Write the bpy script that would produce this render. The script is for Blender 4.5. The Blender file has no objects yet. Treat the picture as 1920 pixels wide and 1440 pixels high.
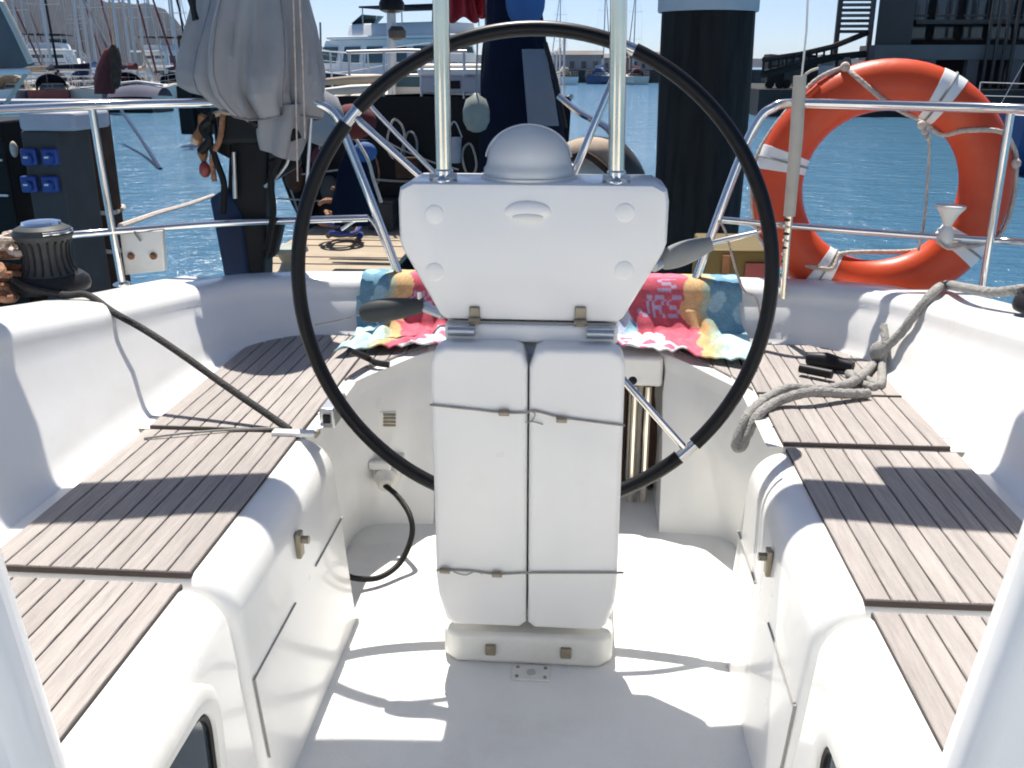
import bpy, bmesh, math, random
from mathutils import Vector, Matrix
random.seed(7)
R = math.radians
C = bpy.context.scene.collection
sc = bpy.context.scene

# ------------------------------------------------------------------ camera
FPX, PITCH, YAW, CAM = 1750.0, math.atan(595/1750), R(4.36), Vector((0.11, 0.0, 1.40))
cd = bpy.data.cameras.new('camera'); cd.sensor_width = 36; cd.lens = 36*FPX/1920
cd.clip_start = 0.02; cd.clip_end = 9000
cam = bpy.data.objects.new('camera', cd); C.objects.link(cam)
cam.location = CAM; cam.rotation_euler = (math.pi/2-PITCH, 0, YAW); sc.camera = cam

# ------------------------------------------------------------------ sky, sun, exposure
SUN_EL, SUN_AZ = R(65), R(15)          # azimuth: to the left of straight ahead (+Y)
w = bpy.data.worlds.new('World'); sc.world = w; w.use_nodes = True
nt = w.node_tree; bg = nt.nodes['Background']
sky = nt.nodes.new('ShaderNodeTexSky'); sky.sky_type = 'NISHITA'; sky.sun_disc = False
sky.sun_elevation = SUN_EL; sky.sun_rotation = -SUN_AZ
sky.air_density = 0.55; sky.dust_density = 0.5; sky.ozone_density = 3.5; sky.altitude = 0
nt.links.new(sky.outputs[0], bg.inputs[0]); bg.inputs[1].default_value = 0.088
sd = bpy.data.lights.new('sun', 'SUN'); sd.energy = 5.0; sd.angle = R(0.53); sd.color = (1, .95, .88)
so = bpy.data.objects.new('sun', sd); C.objects.link(so)
tosun = Vector((-math.sin(SUN_AZ)*math.cos(SUN_EL), math.cos(SUN_AZ)*math.cos(SUN_EL), math.sin(SUN_EL)))
so.rotation_euler = (-tosun).to_track_quat('-Z', 'Y').to_euler(); so.location = (0, 0, 30)
vs = sc.view_settings; vs.view_transform = 'Standard'; vs.look = 'None'; vs.exposure = 0.72; vs.gamma = 1
vs.use_curve_mapping = False
sc.cycles.max_bounces = 8; sc.cycles.diffuse_bounces = 4; sc.cycles.glossy_bounces = 4
sc.cycles.transparent_max_bounces = 8; sc.cycles.use_denoising = True
sc.cycles.caustics_reflective = False; sc.cycles.caustics_refractive = False
sc.cycles.sample_clamp_indirect = 6; sc.cycles.volume_bounces = 0; sc.cycles.use_adaptive_sampling = True; sc.cycles.adaptive_threshold = .025
sc.cycles.pixel_filter_type = 'BLACKMAN_HARRIS'; sc.cycles.filter_width = 1.9

# ------------------------------------------------------------------ survey: a photo point at a known distance / height / side
_cp, _sp, _cy, _sy = math.cos(PITCH), math.sin(PITCH), math.cos(YAW), math.sin(YAW)
_f, _r, _u = Vector((-_sy*_cp, _cy*_cp, -_sp)), Vector((_cy, _sy, 0)), Vector((-_sy*_sp, _cy*_sp, _cp))
def _ray(px, py): return _f + _r*((px-960)/FPX) - _u*((py-720)/FPX)
def at(px, py, Y):
    d = _ray(px, py); return CAM + d*((Y-CAM.y)/d.y)
def atz(px, py, z):
    d = _ray(px, py); return CAM + d*((z-CAM.z)/d.z)
def atx(px, py, x):
    d = _ray(px, py); return CAM + d*((x-CAM.x)/d.x)

# ------------------------------------------------------------------ materials
M = {}
def mat(name, col, rough=.5, metal=0., var=0., vscale=8., bump=0., bscale=60., spec=.5, rnd=0., dirt=None, dirtamt=.0, stretch=None, trans=0., coat=0., rvar=0.):
    m = bpy.data.materials.new(name); m.use_nodes = True; t = m.node_tree; N, L = t.nodes, t.links
    p = N['Principled BSDF']; p.inputs['Roughness'].default_value = rough; p.inputs['Metallic'].default_value = metal
    p.inputs['Specular IOR Level'].default_value = spec
    if coat: p.inputs['Coat Weight'].default_value = coat; p.inputs['Coat Roughness'].default_value = .08
    if trans: p.inputs['Transmission Weight'].default_value = trans
    p.inputs['Base Color'].default_value = (*col, 1)
    tc = N.new('ShaderNodeTexCoord'); vec = tc.outputs['Object']
    if stretch:
        mp = N.new('ShaderNodeMapping'); mp.inputs['Scale'].default_value = stretch; L.new(vec, mp.inputs[0]); vec = mp.outputs[0]
    if rnd:
        oi = N.new('ShaderNodeObjectInfo'); ad = N.new('ShaderNodeVectorMath'); ad.operation = 'MULTIPLY_ADD'
        cmb = N.new('ShaderNodeCombineXYZ')
        for i in range(3): L.new(oi.outputs['Random'], cmb.inputs[i])
        ad.inputs[1].default_value = (37, 53, 71); L.new(cmb.outputs[0], ad.inputs[0]); L.new(vec, ad.inputs[2]); vec = ad.outputs[0]
    out = None
    if var or rnd:
        nz = N.new('ShaderNodeTexNoise'); nz.inputs['Scale'].default_value = vscale; nz.inputs['Detail'].default_value = 5
        L.new(vec, nz.inputs['Vector'])
        mr = N.new('ShaderNodeMapRange'); mr.inputs[1].default_value = .25; mr.inputs[2].default_value = .75
        mr.inputs[3].default_value = 1-var; mr.inputs[4].default_value = 1+var; L.new(nz.outputs[0], mr.inputs[0])
        fac = mr.outputs[0]
        if rnd:
            m2 = N.new('ShaderNodeMapRange'); m2.inputs[3].default_value = 1-rnd; m2.inputs[4].default_value = 1+rnd; L.new(oi.outputs['Random'], m2.inputs[0])
            mm = N.new('ShaderNodeMath'); mm.operation = 'MULTIPLY'; L.new(fac, mm.inputs[0]); L.new(m2.outputs[0], mm.inputs[1]); fac = mm.outputs[0]
        vm = N.new('ShaderNodeVectorMath'); vm.operation = 'SCALE'; vm.inputs[0].default_value = col; L.new(fac, vm.inputs['Scale']); out = vm.outputs[0]
        L.new(out, p.inputs['Base Color'])
        if rvar:
            m3 = N.new('ShaderNodeMapRange'); m3.inputs[3].default_value = rough-rvar; m3.inputs[4].default_value = rough+rvar; L.new(nz.outputs[0], m3.inputs[0]); L.new(m3.outputs[0], p.inputs['Roughness'])
    if dirt:
        n2 = N.new('ShaderNodeTexNoise'); n2.inputs['Scale'].default_value = vscale*.45; n2.inputs['Detail'].default_value = 8; n2.inputs['Roughness'].default_value = .7
        L.new(vec, n2.inputs['Vector'])
        r2 = N.new('ShaderNodeMapRange'); r2.inputs[1].default_value = .52; r2.inputs[2].default_value = .78; r2.inputs[4].default_value = dirtamt; L.new(n2.outputs[0], r2.inputs[0])
        mx = N.new('ShaderNodeMix'); mx.data_type = 'RGBA'; L.new(r2.outputs[0], mx.inputs[0])
        if out: L.new(out, mx.inputs[6])
        else: mx.inputs[6].default_value = (*col, 1)
        mx.inputs[7].default_value = (*dirt, 1); L.new(mx.outputs[2], p.inputs['Base Color'])
    if bump:
        nb = N.new('ShaderNodeTexNoise'); nb.inputs['Scale'].default_value = bscale; nb.inputs['Detail'].default_value = 4; L.new(vec, nb.inputs['Vector'])
        bp = N.new('ShaderNodeBump'); bp.inputs['Strength'].default_value = bump; bp.inputs['Distance'].default_value = .01
        L.new(nb.outputs[0], bp.inputs['Height']); L.new(bp.outputs[0], p.inputs['Normal'])
    M[name] = m; return m

mat('gelcoat', (.81, .805, .775), .3, var=.035, vscale=3, dirt=(.60, .57, .49), dirtamt=.4, coat=.3, rvar=.08)
mat('gelcoat_floor', (.82, .815, .785), .55, var=.05, vscale=5, dirt=(.55, .51, .43), dirtamt=.5, bump=.35, bscale=260)
mat('gelcoat_aged', (.74, .735, .69), .4, var=.05, vscale=5, dirt=(.5, .45, .36), dirtamt=.5)
mat('groove', (.30, .29, .27), .7)
mat('teak', (.335, .302, .28), .75, var=.15, vscale=9, stretch=(9, .7, 9), bump=.6, bscale=22, rnd=.09, dirt=(.27, .25, .245), dirtamt=.7)
mat('caulk', (.07, .058, .054), .7, spec=.15)
mat('black_rim', (.004, .004, .0045), .36, var=.1, spec=.3)
mat('steel', (.72, .70, .67), .13, 1., var=.08, vscale=14)
mat('steel_warm', (.84, .76, .62), .16, 1., var=.08, vscale=14)  # steel with a warm reflected tint put into its colour
mat('chrome', (.78, .79, .82), .06, 1.)
mat('alu', (.55, .56, .57), .35, .9, var=.1)
mat('bronze', (.30, .26, .19), .45, .6, var=.2, vscale=40)
mat('grey_grip', (.22, .23, .225), .55, var=.15, vscale=20)
mat('dark_grip', (.055, .06, .06), .5, var=.2, vscale=20, spec=.15)
mat('black_plastic', (.02, .02, .022), .4, var=.2, vscale=12, spec=.15)
mat('black_rubber', (.012, .012, .012), .5, spec=.15)
mat('dome', (.80, .82, .81), .25, var=.03, vscale=6, coat=.2, trans=.25)
mat('dark_glass', (.03, .045, .06), .08, spec=.6)
mat('orange', (.64, .065, .011), .42, var=.09, vscale=9, dirt=(.66, .12, .045), dirtamt=.55, bump=.08, bscale=30)
mat('strap_white', (.80, .80, .78), .6, var=.04, vscale=14, dirt=(.55, .54, .5), dirtamt=.4)
mat('rope_cream', (.60, .50, .42), .9, var=.25, vscale=50, bump=.8, bscale=160)
mat('rope_grey', (.34, .33, .31), .9, var=.25, vscale=60, bump=.9, bscale=200)
mat('rope_black', (.015, .014, .014), .7, var=.3, vscale=60, bump=.5, bscale=200)
mat('rope_rust', (.30, .15, .085), .9, var=.5, vscale=35, bump=.9, bscale=120)
mat('cord', (.28, .27, .25), .7, var=.2, vscale=50)
mat('tube_beige', (.50, .46, .38), .6, var=.12, vscale=14, dirt=(.35, .31, .25), dirtamt=.5)
mat('tarp', (.265, .27, .278), .7, var=.12, vscale=6, dirt=(.15, .15, .14), dirtamt=.5, bump=.3, bscale=30)
mat('tarp_seam', (.20, .20, .205), .9, var=.2, vscale=30, spec=.1)
mat('tent_grey', (.15, .15, .155), .95, var=.2, vscale=2, spec=.05, bump=.4, bscale=8)
mat('engine_black', (.012, .013, .014), .45, var=.3, vscale=8, spec=.15)
mat('engine_navy', (.012, .028, .07), .45, var=.3, vscale=8, spec=.15)
mat('rust', (.22, .10, .04), .85, var=.4, vscale=20)
mat('pile_black', (.016, .015, .014), .65, var=.45, vscale=3, stretch=(6, 6, .8), bump=.4, bscale=8, dirt=(.035, .033, .028), dirtamt=.8, spec=.15)
mat('pile_cap', (.42, .44, .46), .5, var=.06)
mat('yellow_box', (.11, .075, .007), .6, var=.2, vscale=6, dirt=(.06, .035, .012), dirtamt=.7)
mat('plastic_white', (.74, .72, .66), .5, var=.05, dirt=(.5, .42, .28), dirtamt=.5)
mat('service_grey', (.065, .062, .06), .55, var=.15, vscale=6, spec=.15)
mat('service_top', (.40, .39, .43), .5, var=.1)
mat('socket_blue', (.02, .055, .24), .4)
mat('brown_wood', (.07, .04, .028), .8, var=.4, vscale=5, bump=.5, bscale=20, spec=.15)
mat('pontoon_wood', (.36, .29, .205), .8, var=.16, vscale=5, rnd=.12, bump=.4, bscale=25)
mat('concrete', (.32, .31, .29), .85, var=.15, vscale=.6, bump=.2, bscale=5)
mat('white_boat', (.72, .72, .71), .35, var=.05, vscale=1.5)
mat('cream_boat', (.58, .54, .46), .5, var=.1, vscale=1.5)
mat('navy_hull', (.012, .020, .045), .3, var=.2, vscale=1, spec=.15)
mat('dark_hull', (.008, .008, .010), .4, var=.3, vscale=1, spec=.15)
mat('blue_hull', (.025, .06, .17), .35, var=.1, vscale=1)
mat('red_hull', (.22, .03, .025), .4, var=.2, vscale=2)
mat('navy_cloth', (.0035, .007, .022), .8, var=.2, vscale=3, bump=.4, bscale=12, spec=.15)
mat('blue_cloth', (.03, .10, .28), .75, var=.2, vscale=3, bump=.4, bscale=12)
mat('grey_cloth', (.30, .30, .31), .8, var=.15, vscale=3, bump=.4, bscale=12)
mat('slate_cloth', (.06, .065, .11), .8, var=.15, vscale=3, bump=.4, bscale=12)
mat('tan_cloth', (.42, .33, .24), .85, var=.2, vscale=4, bump=.4, bscale=12)
mat('maroon_cloth', (.12, .018, .018), .85, var=.2, vscale=4, bump=.4, bscale=12)
mat('red_cloth', (.36, .02, .03), .8, var=.15, vscale=5)
mat('mast_alu', (.50, .50, .51), .4, .7, var=.08)
mat('window_tint', (.05, .09, .10), .08, spec=.7)
mat('building_dark', (.085, .072, .066), .85, var=.2, vscale=.25, bump=.2, bscale=2, spec=.15)  # dark building tones, with the shade over the quay building put in
mat('building_grey', (.17, .155, .15), .85, var=.2, vscale=.3, spec=.15)
mat('building_black', (.02, .018, .018), .7, var=.3, vscale=.4, spec=.15)
mat('quay_rock', (.05, .048, .046), .9, var=.4, vscale=.35, bump=.8, bscale=1.2, spec=.15)
mat('quay_pale', (.42, .42, .42), .85, var=.12, vscale=.2)
mat('sign_yellow', (.62, .36, .02), .6, var=.1)
mat('sign_frame', (.06, .012, .02), .6)
mat('white_paint', (.78, .77, .74), .5, var=.05)
mat('fender_pale', (.26, .28, .24), .5, var=.08)
mat('clear_sheet', (.55, .60, .68), .12, trans=.75, spec=.6)
def hill_mat(name, col, col2):
    m = mat(name, col, 1., var=.2, vscale=.012, dirt=col2, dirtamt=.9, spec=.1); return m
hill_mat('hill', (.016, .020, .027), (.040, .038, .042))

# water
m = bpy.data.materials.new('water'); m.use_nodes = True; t = m.node_tree; N, L = t.nodes, t.links
p = N['Principled BSDF']; p.inputs['Base Color'].default_value = (.065, .165, .26, 1); p.inputs['Roughness'].default_value = .12; p.inputs['IOR'].default_value = 1.33
tc = N.new('ShaderNodeTexCoord'); mp = N.new('ShaderNodeMapping'); mp.inputs['Scale'].default_value = (.55, 1.0, 1); L.new(tc.outputs['Object'], mp.inputs[0])
n1 = N.new('ShaderNodeTexNoise'); n1.inputs['Scale'].default_value = 3.2; n1.inputs['Detail'].default_value = 5; n1.inputs['Roughness'].default_value = .62; L.new(mp.outputs[0], n1.inputs[0])
n2 = N.new('ShaderNodeTexNoise'); n2.inputs['Scale'].default_value = .5; n2.inputs['Detail'].default_value = 3; L.new(mp.outputs[0], n2.inputs[0])
ad = N.new('ShaderNodeMath'); ad.operation = 'MULTIPLY_ADD'; ad.inputs[1].default_value = 1.6; L.new(n2.outputs[0], ad.inputs[0]); L.new(n1.outputs[0], ad.inputs[2])
bp = N.new('ShaderNodeBump'); bp.inputs['Strength'].default_value = .75; bp.inputs['Distance'].default_value = .22; L.new(ad.outputs[0], bp.inputs['Height']); L.new(bp.outputs[0], p.inputs['Normal'])
M['water'] = m
# printed towel: colours come from the cloth's own printed pattern (colour attribute)
m = bpy.data.materials.new('towel_print'); m.use_nodes = True; t = m.node_tree; N, L = t.nodes, t.links
p = N['Principled BSDF']; p.inputs['Roughness'].default_value = .95; p.inputs['Specular IOR Level'].default_value = .1
a = N.new('ShaderNodeVertexColor'); a.layer_name = 'print'; L.new(a.outputs[0], p.inputs['Base Color'])
nb = N.new('ShaderNodeTexNoise'); nb.inputs['Scale'].default_value = 220; bp = N.new('ShaderNodeBump'); bp.inputs['Strength'].default_value = .7; bp.inputs['Distance'].default_value = .004
L.new(nb.outputs[0], bp.inputs['Height']); L.new(bp.outputs[0], p.inputs['Normal']); M['towel_print'] = m

# ------------------------------------------------------------------ mesh helpers
ORG = {}
def tag(o, label=None, cat=None, group=None, kind=None):
    if label: o['label'] = label
    if cat: o['category'] = cat
    if group: o['group'] = group
    if kind: o['kind'] = kind
    return o
def empty(name, loc, label=None, cat=None, group=None):
    o = bpy.data.objects.new(name, None); C.objects.link(o); o.location = loc; o.empty_display_size = .1
    ORG[o.name] = Vector(loc); return tag(o, label, cat, group)
def rfr(d):
    d = d.normalized(); a = Vector((0, 0, 1)) if abs(d.z) < .9 else Vector((0, 1, 0))
    x = d.cross(a).normalized(); return x, x.cross(d).normalized()
def spline(pts, n=8, closed=False):
    P = [Vector(p) for p in pts]; out = []; k = len(P)
    for i in range(k if closed else k-1):
        if closed: a, b, c, d = P[(i-1) % k], P[i], P[(i+1) % k], P[(i+2) % k]
        else: a, b, c, d = P[max(i-1, 0)], P[i], P[i+1], P[min(i+2, k-1)]
        for j in range(n):
            s = j/n
            out.append(.5*((2*b)+(c-a)*s+(2*a-5*b+4*c-d)*s*s+(3*b-a-3*c+d)*s**3))
    if not closed: out.append(P[-1].copy())
    return out
class MB:
    def __init__(s): s.v, s.f = [], []
    def add(s, vs, fs):
        b = len(s.v); s.v += [Vector(q) for q in vs]; s.f += [[b+i for i in f] for f in fs]; return s
    def box(s, a, b):
        (x0, y0, z0), (x1, y1, z1) = [min(i, j) for i, j in zip(a, b)], [max(i, j) for i, j in zip(a, b)]
        return s.add([(x0, y0, z0), (x1, y0, z0), (x1, y1, z0), (x0, y1, z0), (x0, y0, z1), (x1, y0, z1), (x1, y1, z1), (x0, y1, z1)],
                     [(0, 3, 2, 1), (4, 5, 6, 7), (0, 1, 5, 4), (1, 2, 6, 5), (2, 3, 7, 6), (3, 0, 4, 7)])
    def tube(s, pts, r, n=10, cap=True, closed=False, sx=1., lay=0.):
        P = [Vector(p) for p in pts]; k = len(P); rr = r if isinstance(r, (list, tuple)) else [r]*k
        x = None; b = len(s.v); arc_ = 0.
        for i in range(k):
            if i and lay: arc_ += (P[i]-P[i-1]).length
            if closed: d = P[(i+1) % k]-P[(i-1) % k]
            else: d = P[min(i+1, k-1)]-P[max(i-1, 0)]
            if d.length < 1e-9: d = Vector((0, 0, 1))
            d.normalize()
            if x is None: x, y = rfr(d)
            else:
                x = (x-d*x.dot(d)).normalized(); y = x.cross(d).normalized()
            for j in range(n):
                a = 2*math.pi*j/n; q_ = rr[i]*(1+.13*abs(math.sin(1.5*a-arc_/lay*math.pi))-.07) if lay else rr[i]; s.v.append(P[i]+x*(math.cos(a)*q_*sx)+y*(math.sin(a)*q_))
        for i in range(k if closed else k-1):
            i2 = (i+1) % k
            for j in range(n):
                s.f.append([b+i*n+j, b+i*n+(j+1) % n, b+i2*n+(j+1) % n, b+i2*n+j])
        if cap and not closed:
            s.f.append([b+j for j in range(n)][::-1]); s.f.append([b+(k-1)*n+j for j in range(n)])
        return s
    def cyl(s, a, b, r, n=16, r2=None): return s.tube([a, b], [r, r if r2 is None else r2], n)
    def lathe(s, prof, c=(0, 0, 0), axis=(0, 0, 1), n=32):
        ax = Vector(axis).normalized(); x, y = rfr(ax); c = Vector(c); b = len(s.v); k = len(prof)
        for (r, h) in prof:
            for j in range(n):
                a = 2*math.pi*j/n; s.v.append(c+ax*h+x*(r*math.cos(a))+y*(r*math.sin(a)))
        for i in range(k-1):
            for j in range(n): s.f.append([b+i*n+j, b+i*n+(j+1) % n, b+(i+1)*n+(j+1) % n, b+(i+1)*n+j])
        s.f.append([b+j for j in range(n)][::-1]); s.f.append([b+(k-1)*n+j for j in range(n)])
        return s
    def prism(s, poly, d):
        P = [Vector(q) for q in poly]; d = Vector(d); k = len(P)
        return s.add(P+[q+d for q in P], [list(range(k))[::-1], list(range(k, 2*k))]+[[i, (i+1) % k, k+(i+1) % k, k+i] for i in range(k)])
    def loft(s, rows, closed=False, caps=False, ring=False):
        b = len(s.v); n = len(rows[0]); k = len(rows)
        for r in rows: s.v += [Vector(q) for q in r]
        for i in range(k if ring else k-1):
            i2 = (i+1) % k
            for j in range(n if closed else n-1):
                s.f.append([b+i*n+j, b+i*n+(j+1) % n, b+i2*n+(j+1) % n, b+i2*n+j])
        if caps: s.f.append([b+j for j in range(n)][::-1]); s.f.append([b+(k-1)*n+j for j in range(n)])
        return s
    def ball(s, c, r, n=16, m=10, sc=(1, 1, 1)):
        c = Vector(c); rows = []
        for i in range(m+1):
            a = math.pi*i/m; a = min(max(a, .02), math.pi-.02)
            rows.append([c+Vector((r*sc[0]*math.sin(a)*math.cos(2*math.pi*j/n), r*sc[1]*math.sin(a)*math.sin(2*math.pi*j/n), r*sc[2]*math.cos(a))) for j in range(n)])
        return s.loft(rows, closed=True, caps=True)
    def build(s, name, material, parent=None, bevel=0., seg=3, smooth=35, solid=0., sub=0):
        o0 = Vector((0, 0, 0)) if parent is None else ORG[parent.name]
        me = bpy.data.meshes.new(name); me.from_pydata([tuple(v-o0) for v in s.v], [], s.f)
        bm = bmesh.new(); bm.from_mesh(me); bmesh.ops.recalc_face_normals(bm, faces=bm.faces); bm.to_mesh(me); bm.free()
        me.materials.append(M[material])
        if smooth:
            me.polygons.foreach_set('use_smooth', [True]*len(me.polygons)); me.set_sharp_from_angle(angle=R(smooth))
        o = bpy.data.objects.new(name, me); C.objects.link(o); ORG[o.name] = o0
        if parent: o.parent = parent
        if solid:
            md = o.modifiers.new('solid', 'SOLIDIFY'); md.thickness = solid; md.offset = 0
        if sub:
            md = o.modifiers.new('sub', 'SUBSURF'); md.levels = md.render_levels = sub
        if bevel:
            md = o.modifiers.new('bevel', 'BEVEL'); md.width = bevel; md.segments = seg; md.limit_method = 'ANGLE'; md.angle_limit = R(30)
        return o
def copy_tree(o, parent=None):
    c = o.copy(); C.objects.link(c); c.parent = parent
    for ch in list(o.children): copy_tree(ch, c)
    return c
def rrect(w, h, r, n=6):
    out = []
    for cx, cy, a0 in ((w-r, h-r, 0), (-w+r, h-r, 90), (-w+r, -h+r, 180), (w-r, -h+r, 270)):
        for i in range(n+1):
            a = R(a0+90*i/n); out.append((cx+r*math.cos(a), cy+r*math.sin(a)))
    return out

# ================================================================== SETTING
WZ = -0.70
HAZE = .00005
tag(MB().add([(-4000, -60, WZ), (4000, -60, WZ), (4000, 6000, WZ), (-4000, 6000, WZ)], [(0, 1, 2, 3)]).build('water', 'water', smooth=0), kind='structure')

def hill(name, ridge, Y, depth, seed):
    rnd = random.Random(seed); rows = []; pts = spline([at(px, py, Y) for px, py in ridge], 14)
    ph = [rnd.uniform(0, 6) for _ in range(8)]
    for k in range(18):
        f = k/17; row = []
        for i, q in enumerate(pts):
            h = q.z-WZ; zz = WZ-6+(h+6)*math.sin(f*math.pi/2)**1.15
            y = q.y-depth*(1-f)+math.sin(i*.33+ph[0]+f*3)*depth*.05*(1-f)
            zz += (math.sin(i*.7+ph[1]+f*5)+.6*math.sin(i*1.7+ph[2]+f*9)+.4*rnd.uniform(-1, 1))*h*.022*(.25+math.sin(f*math.pi))
            row.append((q.x*(y/q.y), y, zz))
        rows.append(row)
    back = [(p_[0]*1.2, p_[1]+depth, WZ-6) for p_ in rows[-1]]
    rows.append(back)
    return tag(MB().loft(rows).build(name, 'hill', smooth=60), kind='structure')
hill('hill', [(-900, -160), (-500, -130), (-150, -60), (60, -30), (140, -8), (215, 6), (290, 12), (325, 34), (352, 62), (385, 82), (450, 92), (560, 92), (650, 98)], 2300, 700, 3)
hill('hill', [(380, 100), (520, 78), (560, 60), (590, 84), (640, 98), (760, 104), (900, 103), (1040, 105), (1200, 106), (1500, 110), (2100, 108), (2600, 100)], 3300, 500, 9)

# ---------------------------------------------------------------- cockpit shell
GEL = 'gelcoat'
fl = MB().box((-.66, .1, -.06), (.68, 3.1, 0)); tag(fl.build('cockpit_floor', 'gelcoat_floor'), kind='structure')
X0 = .012                                   # centreline of the cockpit
SZ = .52                                    # seat level
def bench_prof(inner, ins=0.):
    """(x outward from centre, z) from floor up the face, over the roll, to the outer seat edge."""
    P = [(inner-.035, -.005), (inner-.015, .25), (inner, .43)]
    for i in range(1, 8):
        a = R(90*i/8); P.append((inner+.085*(1-math.cos(a)), .43+.09*math.sin(a)))
    P += [(inner+.085, SZ), (1.05, SZ)]
    return [(x+ins, z-ins if z > .1 else z) for x, z in P]
def bench_section(parent, s, y0, y1, inner):
    rows = []
    for y, ins in ((y0, .03), (y0+.004, .016), (y0+.014, .004), (y0+.03, 0), (y1-.03, 0), (y1-.014, .004), (y1-.004, .016), (y1, .03)):
        rows.append([(X0+s*x, y, z) for x, z in bench_prof(inner, ins)])
    b = MB().loft(rows)
    for r, fl_ in ((rows[0], 0), (rows[-1], 1)):
        n = len(r); b.add(r+[(r[-1][0], r[-1][1], 0)], [list(range(n+1))])
    return b.build('seat_moulding', GEL, parent, smooth=50)
def plank(parent, x0, x1, ya, yb, z=SZ+.0085):
    """one teak slat, ends may be slanted (ya, yb are (y at x0, y at x1))"""
    g = .0017; lo, hi = x0+g, x1-g
    if isinstance(ya, (int, float)): ya = (ya, ya)
    if isinstance(yb, (int, float)): yb = (yb, yb)
    c = Vector(((lo+hi)/2, (ya[0]+yb[0])/2, z)); e = .0016
    def ring(i, zz): return [(lo+i, ya[0]+i, zz), (hi-i, ya[1]+i, zz), (hi-i, yb[1]-i, zz), (lo+i, yb[0]-i, zz)]
    b = MB().loft([ring(0, z-.012), ring(0, z-e), ring(e, z)], closed=True, caps=True)
    b.v = [v-c for v in b.v]
    o0 = ORG[parent.name]; me = bpy.data.meshes.new('plank'); me.from_pydata([tuple(v) for v in b.v], [], b.f)
    me.materials.append(M['teak']); o = bpy.data.objects.new('plank', me); C.objects.link(o); o.parent = parent; o.location = c-o0
    return o

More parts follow.
